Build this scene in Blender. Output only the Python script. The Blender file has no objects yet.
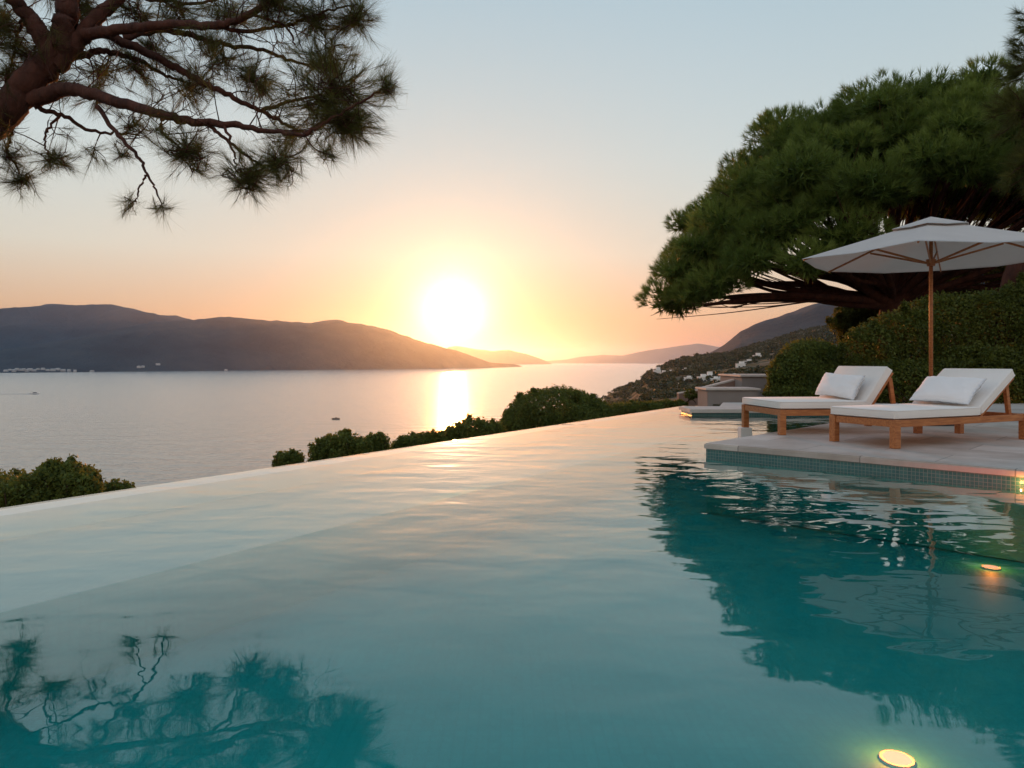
import bpy, bmesh, math, random
import numpy as np
from mathutils import Vector, Matrix
rnd = random.Random(7)
rng = np.random.default_rng(11)
R = math.radians
C = bpy.context.scene.collection
F, CX, HY, CZ = 740.0, 512.0, 361.5, 1.0      # focal length in pixels, horizon row, camera height above the pool
SEA = -35.0

def at(px, py, D):
    """where a thing seen at column px, row py stands when it is D metres ahead"""
    return Vector(((px - CX) / F * D, D, CZ - (py - HY) / F * D))

# ------------------------------------------------------------------ helpers
def tag(o, label=None, cat=None, group=None, kind=None):
    for k, v in (('label', label), ('category', cat), ('group', group), ('kind', kind)):
        if v: o[k] = v
    return o

def empty(name, loc=(0, 0, 0), rz=0.0):
    o = bpy.data.objects.new(name, None); C.objects.link(o)
    o.location = loc; o.rotation_euler = (0, 0, rz); o.empty_display_size = .2
    return o

def link(name, me, m, parent=None):
    o = bpy.data.objects.new(name, me); C.objects.link(o)
    if m: me.materials.append(m)
    if parent: o.parent = parent
    return o

def from_bm(name, bm, m, parent=None, smooth=False):
    me = bpy.data.meshes.new(name); bm.normal_update(); bm.to_mesh(me); bm.free()
    if smooth:
        me.polygons.foreach_set('use_smooth', [True] * len(me.polygons))
    return link(name, me, m, parent)

def np_mesh(name, V, Fc, tint=None, smooth=False):
    V = np.asarray(V, np.float32); Fc = np.asarray(Fc, np.int32)
    me = bpy.data.meshes.new(name); n = Fc.shape[1]
    me.vertices.add(len(V)); me.vertices.foreach_set('co', V.ravel())
    me.loops.add(Fc.size); me.loops.foreach_set('vertex_index', Fc.ravel())
    me.polygons.add(len(Fc)); me.polygons.foreach_set('loop_start', np.arange(0, Fc.size, n, dtype=np.int32))
    me.polygons.foreach_set('loop_total', np.full(len(Fc), n, np.int32))
    if smooth: me.polygons.foreach_set('use_smooth', np.ones(len(Fc), bool))
    me.update(calc_edges=True)
    if tint is not None:
        a = me.attributes.new('tint', 'FLOAT', 'POINT'); a.data.foreach_set('value', np.asarray(tint, np.float32))
    return me

def box(bm, lo, hi, M=None, bevel=0.0, seg=2):
    g = bmesh.ops.create_cube(bm, size=1.0)['verts']
    S = [hi[i] - lo[i] for i in range(3)]; c = [(hi[i] + lo[i]) / 2 for i in range(3)]
    for v in g: v.co = Vector((v.co.x * S[0] + c[0], v.co.y * S[1] + c[1], v.co.z * S[2] + c[2]))
    if bevel:
        es = list({e for v in g for e in v.link_edges})
        r = bmesh.ops.bevel(bm, geom=es, offset=bevel, segments=seg, affect='EDGES', profile=.5)
        g = list({v for f in r['faces'] for v in f.verts} | {v for v in g if v.is_valid})
    if M is not None:
        for v in g: v.co = M @ v.co
    return g

def prism(bm, poly, z0, z1):
    a = [bm.verts.new((x, y, z0)) for x, y in poly]; b = [bm.verts.new((x, y, z1)) for x, y in poly]
    n = len(poly)
    bm.faces.new(a[::-1]); bm.faces.new(b)
    for i in range(n):
        bm.faces.new((a[i], a[(i + 1) % n], b[(i + 1) % n], b[i]))
    bmesh.ops.recalc_face_normals(bm, faces=bm.faces)

def catmull(P, n):
    P = [Vector(p) for p in P]; out = []
    Q = [P[0] * 2 - P[1]] + P + [P[-1] * 2 - P[-2]]
    for i in range(1, len(Q) - 2):
        for k in range(n):
            t = k / n
            a, b, c, d = Q[i - 1], Q[i], Q[i + 1], Q[i + 2]
            out.append(.5 * ((2 * b) + (c - a) * t + (2 * a - 5 * b + 4 * c - d) * t * t + (3 * b - a - 3 * c + d) * t ** 3))
    out.append(P[-1]); return out

class Tubes:
    """many tapered tubes gathered in one mesh"""
    def __init__(s): s.V = []; s.F = []; s.n = 0
    def add(s, pts, r0, r1, seg=6, wob=0.0, radii=None):
        P = np.array([tuple(p) for p in pts], float); n = len(P)
        T = np.gradient(P, axis=0); T /= np.linalg.norm(T, axis=1)[:, None] + 1e-9
        up = np.array([0.13, .21, .97]); A = np.cross(T, up); A /= np.linalg.norm(A, axis=1)[:, None] + 1e-9
        B = np.cross(T, A)
        rr = np.linspace(r0, r1, n) if radii is None else np.asarray(radii)
        if wob: rr = rr * (1 + wob * rng.standard_normal(n))
        an = np.arange(seg) / seg * 2 * np.pi
        ring = P[:, None] + rr[:, None, None] * (np.cos(an)[None, :, None] * A[:, None] + np.sin(an)[None, :, None] * B[:, None])
        s.V.append(ring.reshape(-1, 3))
        i = np.arange(n - 1)[:, None] * seg; j = np.arange(seg)[None]; k = (j + 1) % seg
        s.F.append((np.stack([i + j, i + k, i + k + seg, i + j + seg], -1)).reshape(-1, 4) + s.n)
        s.n += n * seg
    def build(s, name, m, parent=None):
        me = np_mesh(name, np.concatenate(s.V), np.concatenate(s.F), smooth=True)
        return link(name, me, m, parent)

def unit(v): return v / (np.linalg.norm(v, axis=-1, keepdims=True) + 1e-9)

def needle_arrays(O, D, L, w):
    n = len(O)
    S = unit(np.cross(D, rng.standard_normal((n, 3)))) * (np.asarray(w) * .5).reshape(-1, 1)
    V = np.stack([O - S, O + S, O + D * np.asarray(L).reshape(-1, 1)], 1).reshape(-1, 3)
    return V

def leaf_arrays(P, size, N=None, asp=.6):
    """P centres -> small two-triangle leaves with random turn"""
    n = len(P)
    A = unit(rng.standard_normal((n, 3)) + (0 if N is None else N * .6)); B = unit(np.cross(A, rng.standard_normal((n, 3))))
    s = np.asarray(size).reshape(-1, 1) * np.ones((n, 1)) * rng.uniform(.6, 1.3, (n, 1))
    V = np.stack([P - A * s, P + B * s * asp, P + A * s, P - B * s * asp], 1).reshape(-1, 3)
    return V

# ------------------------------------------------------------------ materials
def mat(name):
    m = bpy.data.materials.new(name); m.use_nodes = True; nt = m.node_tree; nt.nodes.clear()
    o = nt.nodes.new('ShaderNodeOutputMaterial'); return m, nt, o

def N(nt, t, ins=None, **kw):
    n = nt.nodes.new(t)
    for k, v in kw.items(): setattr(n, k, v)
    for k, v in (ins or {}).items():
        s = n.inputs[k]
        if hasattr(v, 'is_linked') or isinstance(v, bpy.types.NodeSocket): nt.links.new(v, s)
        else: s.default_value = v
    return n

def ramp(nt, fac, stops):
    r = nt.nodes.new('ShaderNodeValToRGB'); e = r.color_ramp.elements
    while len(e) > 1: e.remove(e[-1])
    e[0].position = stops[0][0]; e[0].color = (*stops[0][1], 1)
    for p, c in stops[1:]:
        x = e.new(p); x.color = (*c, 1)
    nt.links.new(fac, r.inputs[0]); return r

def noisy(name, c0, c1, scale=5, rough=.8, bump=.2, bscale=30, detail=6, spec=.5, stretch=None, coords='Object', bdist=.02, sheen=0):
    m, nt, o = mat(name)
    tc = N(nt, 'ShaderNodeTexCoord'); v = tc.outputs[coords]
    if stretch: v = N(nt, 'ShaderNodeMapping', {'Vector': v, 'Scale': stretch}).outputs[0]
    a = N(nt, 'ShaderNodeTexNoise', {'Vector': v, 'Scale': scale, 'Detail': detail, 'Roughness': .6})
    cr = ramp(nt, a.outputs[0], [(.3, c0), (.7, c1)])
    b = N(nt, 'ShaderNodeTexNoise', {'Vector': v, 'Scale': bscale, 'Detail': 6})
    bp = N(nt, 'ShaderNodeBump', {'Strength': bump, 'Distance': bdist, 'Height': b.outputs[0]})
    p = N(nt, 'ShaderNodeBsdfPrincipled', {'Base Color': cr.outputs[0], 'Roughness': rough, 'Normal': bp.outputs[0], 'Specular IOR Level': spec})
    if sheen: p.inputs['Sheen Weight'].default_value = sheen
    nt.links.new(p.outputs[0], o.inputs[0]); return m

def foliage(name, c0, c1, trans=.35, tcol=None, scale=1.2):
    m, nt, o = mat(name)
    g = N(nt, 'ShaderNodeNewGeometry'); at_ = N(nt, 'ShaderNodeAttribute', attribute_name='tint')
    ns = N(nt, 'ShaderNodeTexNoise', {'Vector': g.outputs['Position'], 'Scale': scale, 'Detail': 3})
    mx = N(nt, 'ShaderNodeMath', {0: at_.outputs['Fac'], 1: ns.outputs[0]}, operation='ADD')
    mh = N(nt, 'ShaderNodeMath', {0: mx.outputs[0], 1: .5}, operation='MULTIPLY')
    cr = ramp(nt, mh.outputs[0], [(.25, c0), (.75, c1)])
    d = N(nt, 'ShaderNodeBsdfPrincipled', {'Base Color': cr.outputs[0], 'Roughness': .55, 'Specular IOR Level': .25})
    t = N(nt, 'ShaderNodeBsdfTranslucent')
    hs = N(nt, 'ShaderNodeMixRGB', {0: .6, 1: cr.outputs[0], 2: (*(tcol or (.25, .22, .03)), 1)}); nt.links.new(hs.outputs[0], t.inputs[0])
    mi = N(nt, 'ShaderNodeMixShader', {0: trans}); nt.links.new(d.outputs[0], mi.inputs[1]); nt.links.new(t.outputs[0], mi.inputs[2])
    nt.links.new(mi.outputs[0], o.inputs[0]); return m

M = {}
M['bark'] = noisy('pine_bark', (.028, .007, .004), (.10, .030, .016), 6, .9, .9, 14, stretch=(1, 1, .35), bdist=.05)
M['needles'] = foliage('pine_needles', (.04, .05, .013), (.14, .14, .035), .45, (.2, .19, .04))
M['needles2'] = foliage('umbrella_pine_needles', (.085, .14, .028), (.24, .31, .065), .35, (.17, .21, .03), .6)
M['hedge'] = foliage('hedge_leaves', (.032, .055, .01), (.12, .14, .025), .4, (.22, .22, .03), 1.5)
M['shrub'] = foliage('shrub_leaves', (.05, .085, .02), (.14, .19, .04), .5, (.25, .2, .03), 2)
M['wood_far'] = foliage('woodland_leaves', (.018, .028, .012), (.05, .062, .022), .2, (.1, .09, .02), .02)
M['stem'] = noisy('stems', (.03, .02, .012), (.08, .05, .03), 10, .9, .4, 30)
M['plaster'] = noisy('grey_render', (.23, .2, .19), (.29, .26, .245), 1.3, .9, .25, 60, bdist=.004)
M['plaster_brown'] = noisy('brown_render', (.19, .125, .10), (.25, .17, .14), 1.6, .9, .25, 60, bdist=.004)
M['coping'] = noisy('pale_coping', (.46, .42, .39), (.56, .52, .48), 3, .65, .15, 80, bdist=.003)
M['white'] = noisy('white_wash', (.7, .68, .66), (.8, .78, .76), 2, .8, .1, 60)
M['glass'] = noisy('window_dark', (.02, .025, .03), (.04, .045, .05), 2, .2, 0, 10)
M['fabric'] = noisy('cushion_fabric', (.74, .705, .675), (.81, .775, .745), 2, .85, .25, 420, bdist=.0015, sheen=.3)
M['pillow'] = noisy('pillow_cotton', (.80, .79, .80), (.85, .84, .85), 2, .85, .5, 9, detail=3, bdist=.012, sheen=.3)
M['pale_paint'] = noisy('pale_stone', (.55, .53, .51), (.65, .62, .6), 4, .7, .1, 60)
M['boat'] = noisy('boat_hull', (.05, .05, .055), (.09, .09, .1), 2, .5, 0, 10)
M['boat_white'] = noisy('boat_white', (.6, .6, .6), (.75, .75, .75), 2, .4, 0, 10)
M['metal'] = noisy('dark_metal', (.05, .05, .05), (.09, .08, .08), 8, .5, .1, 60)

def teak():
    m, nt, o = mat('teak')
    tc = N(nt, 'ShaderNodeTexCoord')
    mp = N(nt, 'ShaderNodeMapping', {'Vector': tc.outputs['Object'], 'Scale': (2.5, 22, 22)})
    a = N(nt, 'ShaderNodeTexNoise', {'Vector': mp.outputs[0], 'Scale': 2.2, 'Detail': 8, 'Distortion': .6})
    cr = ramp(nt, a.outputs[0], [(.25, (.24, .07, .02)), (.5, (.40, .14, .042)), (.75, (.52, .21, .07))])
    bp = N(nt, 'ShaderNodeBump', {'Strength': .25, 'Distance': .003, 'Height': a.outputs[0]})
    p = N(nt, 'ShaderNodeBsdfPrincipled', {'Base Color': cr.outputs[0], 'Roughness': .5, 'Normal': bp.outputs[0]})
    nt.links.new(p.outputs[0], o.inputs[0]); return m
M['teak'] = teak()

def canopy_mat():
    m, nt, o = mat('canopy_cloth')
    tc = N(nt, 'ShaderNodeTexCoord')
    a = N(nt, 'ShaderNodeTexNoise', {'Vector': tc.outputs['Object'], 'Scale': 3, 'Detail': 3})
    w = N(nt, 'ShaderNodeTexNoise', {'Vector': tc.outputs['Object'], 'Scale': 500})
    bp = N(nt, 'ShaderNodeBump', {'Strength': .2, 'Distance': .002, 'Height': w.outputs[0]})
    cr = ramp(nt, a.outputs[0], [(.3, (.70, .67, .65)), (.7, (.76, .73, .71))])
    p = N(nt, 'ShaderNodeBsdfPrincipled', {'Base Color': cr.outputs[0], 'Roughness': .85, 'Normal': bp.outputs[0]})
    t = N(nt, 'ShaderNodeBsdfTranslucent', {'Color': (.75, .66, .6, 1)})
    mi = N(nt, 'ShaderNodeMixShader', {0: .38}); nt.links.new(p.outputs[0], mi.inputs[1]); nt.links.new(t.outputs[0], mi.inputs[2])
    nt.links.new(mi.outputs[0], o.inputs[0]); return m
M['canopy'] = canopy_mat()

def deck_mat(name='deck_stone', wet=.45):
    m, nt, o = mat(name)
    tc = N(nt, 'ShaderNodeTexCoord')
    mp = N(nt, 'ShaderNodeMapping', {'Vector': tc.outputs['Object'], 'Rotation': (0, 0, R(43.8))})
    br = N(nt, 'ShaderNodeTexBrick', {'Vector': mp.outputs[0], 'Color1': (.46, .415, .38, 1), 'Color2': (.60, .55, .51, 1), 'Mortar': (.26, .24, .225, 1),
            'Scale': 1.0, 'Mortar Size': .006, 'Mortar Smooth': .2, 'Brick Width': 1.2, 'Row Height': .6}, offset=.5)
    a = N(nt, 'ShaderNodeTexNoise', {'Vector': tc.outputs['Object'], 'Scale': 2.2, 'Detail': 8, 'Roughness': .65})
    cr = ramp(nt, a.outputs[0], [(.3, (.70, .66, .63)), (.62, (1, 1, 1))])
    mu = N(nt, 'ShaderNodeMixRGB', {0: 1.0, 1: br.outputs[0], 2: cr.outputs[0]}, blend_type='MULTIPLY')
    bp = N(nt, 'ShaderNodeBump', {'Strength': .12, 'Distance': .004, 'Height': a.outputs[0]})
    rr = N(nt, 'ShaderNodeMapRange', {'Value': a.outputs[0], 'To Min': wet - .1, 'To Max': wet + .15})
    p = N(nt, 'ShaderNodeBsdfPrincipled', {'Base Color': mu.outputs[0], 'Roughness': rr.outputs[0], 'Normal': bp.outputs[0]})
    nt.links.new(p.outputs[0], o.inputs[0]); return m
M['deck'] = deck_mat()

def tile_mat(name, c1, c2, mortar, size=.025, rough=.25, fade=None):
    m, nt, o = mat(name)
    tc = N(nt, 'ShaderNodeTexCoord')
    # run the mosaic along the wall: u = distance along the surface, v = height
    sp = N(nt, 'ShaderNodeSeparateXYZ', {0: tc.outputs['Object']})
    g = N(nt, 'ShaderNodeNewGeometry'); sn = N(nt, 'ShaderNodeSeparateXYZ', {0: g.outputs['Normal']})
    az = N(nt, 'ShaderNodeMath', {0: sn.outputs[2]}, operation='ABSOLUTE')
    fl = N(nt, 'ShaderNodeMath', {0: az.outputs[0], 1: .5}, operation='GREATER_THAN')
    tg = N(nt, 'ShaderNodeVectorMath', {0: g.outputs['Normal'], 1: (0, 0, 1)}, operation='CROSS_PRODUCT')
    u1 = N(nt, 'ShaderNodeVectorMath', {0: tc.outputs['Object'], 1: tg.outputs[0]}, operation='DOT_PRODUCT')
    uu = N(nt, 'ShaderNodeMixRGB', {0: fl.outputs[0]})
    c0 = N(nt, 'ShaderNodeCombineXYZ', {0: u1.outputs['Value'], 1: sp.outputs[2]})
    nt.links.new(c0.outputs[0], uu.inputs[1]); nt.links.new(tc.outputs['Object'], uu.inputs[2])
    br = N(nt, 'ShaderNodeTexBrick', {'Vector': uu.outputs[0], 'Color1': (*c1, 1), 'Color2': (*c2, 1), 'Mortar': (*mortar, 1),
           'Scale': 1.0, 'Mortar Size': size * .07, 'Brick Width': size, 'Row Height': size}, offset=0.0)
    a = N(nt, 'ShaderNodeTexNoise', {'Vector': tc.outputs['Object'], 'Scale': 1.3, 'Detail': 4})
    cr = ramp(nt, a.outputs[0], [(.3, (.85, .85, .85)), (.7, (1, 1, 1))])
    mu = N(nt, 'ShaderNodeMixRGB', {0: 1.0, 1: br.outputs[0], 2: cr.outputs[0]}, blend_type='MULTIPLY')
    p = N(nt, 'ShaderNodeBsdfPrincipled', {'Base Color': mu.outputs[0], 'Roughness': rough})
    nt.links.new(p.outputs[0], o.inputs[0]); return m
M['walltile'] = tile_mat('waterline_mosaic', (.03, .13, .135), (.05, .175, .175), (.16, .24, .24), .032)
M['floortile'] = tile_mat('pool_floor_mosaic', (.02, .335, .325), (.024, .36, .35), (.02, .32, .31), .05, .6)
M['ledge'] = tile_mat('ledge_mosaic', (.16, .27, .26), (.18, .30, .285), (.155, .25, .24), .05, .5)

def water_mat(name, layers, rough, depth_color=None, density=0, base=None, f0=.02, maxf=1.0):
    """schlick mirror over a see-through body; layers = [(scale, height m, stretch)]"""
    m, nt, o = mat(name)
    tc = N(nt, 'ShaderNodeTexCoord'); nrm = None; h = None
    for sc, amp, st, rot in layers:
        mp = N(nt, 'ShaderNodeMapping', {'Vector': tc.outputs['Object'], 'Scale': st, 'Rotation': (0, 0, rot)})
        a = N(nt, 'ShaderNodeTexNoise', {'Vector': mp.outputs[0], 'Scale': sc, 'Detail': 2.0, 'Roughness': .45, 'Distortion': .3})
        ml = N(nt, 'ShaderNodeMath', {0: a.outputs[0], 1: amp}, operation='MULTIPLY')
        h = ml.outputs[0] if h is None else N(nt, 'ShaderNodeMath', {0: h, 1: ml.outputs[0]}, operation='ADD').outputs[0]
    if base is None:     # a breath of wind ruffles the far, open part of the pool; the near corner lies calm
        spp = N(nt, 'ShaderNodeSeparateXYZ', {0: tc.outputs['Object']})
        cm = N(nt, 'ShaderNodeMapRange', {'Value': spp.outputs[1], 'From Min': 2.4, 'From Max': 3.9, 'To Min': .3, 'To Max': 1.0}, interpolation_type='SMOOTHSTEP')
        cx_ = N(nt, 'ShaderNodeMapRange', {'Value': spp.outputs[0], 'From Min': -.6, 'From Max': .6, 'To Min': 0.0, 'To Max': .5}, interpolation_type='SMOOTHSTEP')
        cmx = N(nt, 'ShaderNodeMath', {0: cm.outputs[0], 1: cx_.outputs[0]}, operation='MAXIMUM')
        h = N(nt, 'ShaderNodeMath', {0: h, 1: cmx.outputs[0]}, operation='MULTIPLY').outputs[0]
    bp = N(nt, 'ShaderNodeBump', {'Strength': 1.0, 'Distance': 1.0, 'Height': h})
    g = N(nt, 'ShaderNodeNewGeometry')
    dt = N(nt, 'ShaderNodeVectorMath', {0: bp.outputs[0], 1: g.outputs['Incoming']}, operation='DOT_PRODUCT')
    ab = N(nt, 'ShaderNodeMath', {0: dt.outputs['Value']}, operation='ABSOLUTE')
    om = N(nt, 'ShaderNodeMath', {0: 1.0, 1: ab.outputs[0]}, operation='SUBTRACT', use_clamp=True)
    pw = N(nt, 'ShaderNodeMath', {0: om.outputs[0], 1: 4.15}, operation='POWER')
    fr = N(nt, 'ShaderNodeMapRange', {'Value': pw.outputs[0], 'To Min': f0, 'To Max': maxf})
    gl = N(nt, 'ShaderNodeBsdfAnisotropic', {'Color': (1, 1, 1, 1), 'Roughness': rough, 'Normal': bp.outputs[0]})
    mi = N(nt, 'ShaderNodeMixShader'); nt.links.new(gl.outputs[0], mi.inputs[2])
    if base is None:
        sz = N(nt, 'ShaderNodeSeparateXYZ', {0: g.outputs['True Normal']})
        # mirror only on the level surface, not on the underside and edges of the body of water
        az = N(nt, 'ShaderNodeMath', {0: N(nt, 'ShaderNodeSeparateXYZ', {0: tc.outputs['Object']}).outputs[2], 1: -.01}, operation='GREATER_THAN')
        ff = N(nt, 'ShaderNodeMath', {0: fr.outputs[0], 1: az.outputs[0]}, operation='MULTIPLY')
        nt.links.new(ff.outputs[0], mi.inputs[0])
        t = N(nt, 'ShaderNodeBsdfTransparent'); nt.links.new(t.outputs[0], mi.inputs[1])
        va = N(nt, 'ShaderNodeVolumeAbsorption', {'Color': (*depth_color, 1), 'Density': density}); nt.links.new(va.outputs[0], o.inputs['Volume'])
    else:
        nt.links.new(fr.outputs[0], mi.inputs[0])
        d = N(nt, 'ShaderNodeBsdfDiffuse', {'Color': (*base, 1)}); nt.links.new(d.outputs[0], mi.inputs[1])
    nt.links.new(mi.outputs[0], o.inputs[0]); return m
M['pool'] = water_mat('pool_water', [(.8, .013, (1, 1.3, 1), .3), (2.2, .0075, (1, 1.5, 1), .5), (6, .0005, (1, 1, 1), 0)], .008,
                      depth_color=(.0, .77, .76), density=.75)
M['sea'] = water_mat('sea_water', [(.30, .22, (1, 1.6, 1), .1), (.06, .5, (.6, 1.6, 1), -.2)], .20, base=(.03, .045, .05), maxf=.95)

# ------------------------------------------------------------------ camera, sky, sun, air
cam = bpy.data.cameras.new('camera'); co = bpy.data.objects.new('camera', cam); C.objects.link(co)
co.location = (0, 0, CZ); co.rotation_euler = (R(90), 0, 0)
cam.sensor_width = 36; cam.lens = F / 1024 * 36; cam.shift_y = -(384 - HY) / 1024
cam.clip_start = .05; cam.clip_end = 80000
sc = bpy.context.scene; sc.camera = co
sc.view_settings.view_transform = 'Standard'; sc.view_settings.look = 'None'; sc.view_settings.gamma = 1
sc.view_settings.use_curve_mapping = False; sc.view_settings.exposure = 0.0
sc.render.engine = 'CYCLES'; sc.cycles.use_denoising = True
try: sc.cycles.denoiser = 'OPENIMAGEDENOISE'
except Exception: pass
sc.cycles.max_bounces = 8; sc.cycles.diffuse_bounces = 3; sc.cycles.glossy_bounces = 4; sc.cycles.transmission_bounces = 4
sc.cycles.transparent_max_bounces = 12; sc.cycles.volume_bounces = 1
sc.cycles.sample_clamp_indirect = 6; sc.cycles.caustics_reflective = False; sc.cycles.caustics_refractive = False

SEL, SAZ = R(3.75), math.atan2(453 - CX, F)         # sun height and its bearing from straight ahead
sdir = Vector((math.sin(SAZ) * math.cos(SEL), math.cos(SAZ) * math.cos(SEL), math.sin(SEL)))
w = bpy.data.worlds.new('World'); sc.world = w; w.use_nodes = True
nt = w.node_tree; nt.nodes.clear()
sky = N(nt, 'ShaderNodeTexSky', sky_type='NISHITA', sun_disc=False, sun_elevation=SEL, sun_rotation=SAZ, air_density=1.0, dust_density=.3, ozone_density=2.0)
tc = N(nt, 'ShaderNodeTexCoord')
dn = N(nt, 'ShaderNodeVectorMath', {0: tc.outputs['Generated']}, operation='NORMALIZE')
dp = N(nt, 'ShaderNodeVectorMath', {0: dn.outputs[0], 1: tuple(sdir)}, operation='DOT_PRODUCT')
ac = N(nt, 'ShaderNodeMath', {0: dp.outputs['Value']}, operation='ARCCOSINE')       # angle from the sun
def lobe(width, power, col, amp):
    q = N(nt, 'ShaderNodeMath', {0: ac.outputs[0], 1: R(width)}, operation='DIVIDE')
    q2 = N(nt, 'ShaderNodeMath', {0: q.outputs[0], 1: power}, operation='POWER')
    ng = N(nt, 'ShaderNodeMath', {0: q2.outputs[0], 1: -1}, operation='MULTIPLY')
    ex = N(nt, 'ShaderNodeMath', {0: ng.outputs[0]}, operation='EXPONENT')
    return N(nt, 'ShaderNodeVectorMath', {0: tuple(c * amp for c in col), 'Scale': ex.outputs[0]}, operation='SCALE').outputs[0]
SKYK = 9.0
# thin high haze that whitens the evening sky: a gradient by height over the horizon
szz = N(nt, 'ShaderNodeSeparateXYZ', {0: dn.outputs[0]})
veil = ramp(nt, szz.outputs[2], [(0, (.62, .20, .09)), (.06, (.62, .38, .22)), (.14, (.62, .57, .47)), (.26, (.53, .57, .54)), (.45, (.40, .51, .55)), (1, (.22, .33, .48))])
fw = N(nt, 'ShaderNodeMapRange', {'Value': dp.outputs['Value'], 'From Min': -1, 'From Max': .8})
tn = ramp(nt, fw.outputs[0], [(0, (1.85, 1.48, 1.28)), (1, (1, 1, 1))])  # sky behind the camera raised above its natural level to fill deck and cushions
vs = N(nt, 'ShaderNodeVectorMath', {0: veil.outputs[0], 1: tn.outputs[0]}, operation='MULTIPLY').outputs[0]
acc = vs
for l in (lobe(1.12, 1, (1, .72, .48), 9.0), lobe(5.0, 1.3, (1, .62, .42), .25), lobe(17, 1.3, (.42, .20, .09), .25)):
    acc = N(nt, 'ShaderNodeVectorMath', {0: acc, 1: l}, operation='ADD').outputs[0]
low = ramp(nt, szz.outputs[2], [(0, (1, .52, .34)), (.10, (1, .66, .55)), (.22, (1, .92, .88)), (.35, (1, 1, 1))])   # thick dusty air reddens the lowest sky
dim = N(nt, 'ShaderNodeMapRange', {'Value': ac.outputs[0], 'From Min': R(3), 'From Max': R(28), 'To Min': .35, 'To Max': 1.0}, interpolation_type='SMOOTHSTEP')
sk0 = N(nt, 'ShaderNodeVectorMath', {0: sky.outputs[0], 'Scale': dim.outputs[0]}, operation='SCALE')
skt = N(nt, 'ShaderNodeVectorMath', {0: sk0.outputs[0], 1: low.outputs[0]}, operation='MULTIPLY')
b1 = N(nt, 'ShaderNodeBackground', {'Color': skt.outputs[0], 'Strength': .05})
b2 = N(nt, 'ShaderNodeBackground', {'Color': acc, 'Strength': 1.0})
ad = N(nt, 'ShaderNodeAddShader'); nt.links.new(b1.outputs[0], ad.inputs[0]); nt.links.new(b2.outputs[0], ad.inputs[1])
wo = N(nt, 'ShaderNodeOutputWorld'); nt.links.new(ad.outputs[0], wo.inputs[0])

sl = bpy.data.lights.new('sun', 'SUN'); sl.energy = 3.0; sl.angle = R(.6); sl.color = (1, .30, .06)
so = bpy.data.objects.new('sun', sl); C.objects.link(so); so.rotation_euler = sdir.to_track_quat('Z', 'Y').to_euler()

# ------------------------------------------------------------------ lie of the land
E0 = np.array([-3.5, 5.05]); EU = np.array([.534, .845]); EU = EU / np.linalg.norm(EU); EN = np.array([-EU[1], EU[0]])
def vnoise(x, y, seed=0):
    r = np.zeros_like(x, dtype=float); a = 1.0; f = 1.0; g = np.random.default_rng(seed)
    for k in range(5):
        for j in range(3):
            th = g.uniform(0, 6.28); ph = g.uniform(0, 6.28); ff = f * g.uniform(.7, 1.4)
            r += a / 3 * np.sin((x * math.cos(th) + y * math.sin(th)) * ff + ph + 1.3 * np.sin((x * math.sin(th) - y * math.cos(th)) * ff * .7 + ph * 2))
        a *= .5; f *= 2.1
    return r
RPX = np.array([560, 590, 607, 625, 642, 651, 672, 691, 724, 759, 800, 850, 1000, 1400.])
RY = np.array([440, 425, 394, 386, 379, 372, 363, 357, 353.5, 345, 334.5, 325, 305, 280.])
RD = np.array([400, 450, 560, 600, 640, 680, 720, 780, 860, 950, 1050, 1150, 1300, 1500.])
MY = np.array([600, 520, 460, 420, 400, 396, 392, 390, 387, 383, 378, 372, 360, 350.])   # row the slope shows at 300 m
def land(x, y):
    x = np.asarray(x, float); y = np.asarray(y, float)
    s = (x - E0[0]) * EN[0] + (y - E0[1]) * EN[1]
    near = np.where(s > -.5, -1.1 - .2 * np.maximum(s, 0) - .16 * np.maximum(s - 8, 0), -1.3)
    near = np.where((s <= -.5) & (y > 17.6), -.9, near)
    near = np.maximum(near, -38)
    D = np.maximum(np.hypot(x, y), 1)
    yy = np.maximum(y, 1e-3); px = np.where(y > 0, CX + F * x / yy, np.where(x > 0, 1400, 0)); px = np.clip(px, 0, 1400)
    rz = CZ - (np.interp(px, RPX, RY) - HY) / F * np.interp(px, RPX, RD); rd = np.interp(px, RPX, RD)
    mz = CZ - (np.interp(px, RPX, MY) - HY) / F * 300
    mz = np.maximum(mz, -38); 
    t = np.zeros_like(x)
    z70 = np.where(px < 600, -13., -5.5)
    t = np.where(D < 70, z70 * np.clip(D / 70, 0, 1), t)
    t = np.where((D >= 70) & (D < 300), z70 + (mz - z70) * (D - 70) / 230, t)
    q = np.clip((D - 300) / np.maximum(rd - 300, 1), 0, 1); t = np.where((D >= 300) & (D < rd), mz + (rz - mz) * (q ** .85), t)
    back = rz - (D - rd) * .22
    t = np.where(D >= rd, np.maximum(back, -38), t)
    t = t + vnoise(x / 45, y / 45, 3) * np.clip((D - 120) / 300, 0, 1) * 2.2 * np.clip((t + 36) / 15, 0, 1)
    t = np.where(px < 575, near, t)
    k = np.clip((px - 575) / 30, 0, 1); t = np.where((px >= 575) & (px < 605), near * (1 - k) + t * k, t)
    b = np.clip((D - 28) / 35, 0, 1); b = b * b * (3 - 2 * b)
    return near * (1 - b) + t * b
def hit(px, py, d0=80, d1=1400):
    for D in np.arange(d0, d1, 3.0):
        p = at(px, py, D)
        if land(np.array([p.x]), np.array([p.y]))[0] > p.z: return Vector((p.x, p.y, p.z))
    return at(px, py, 600)

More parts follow.
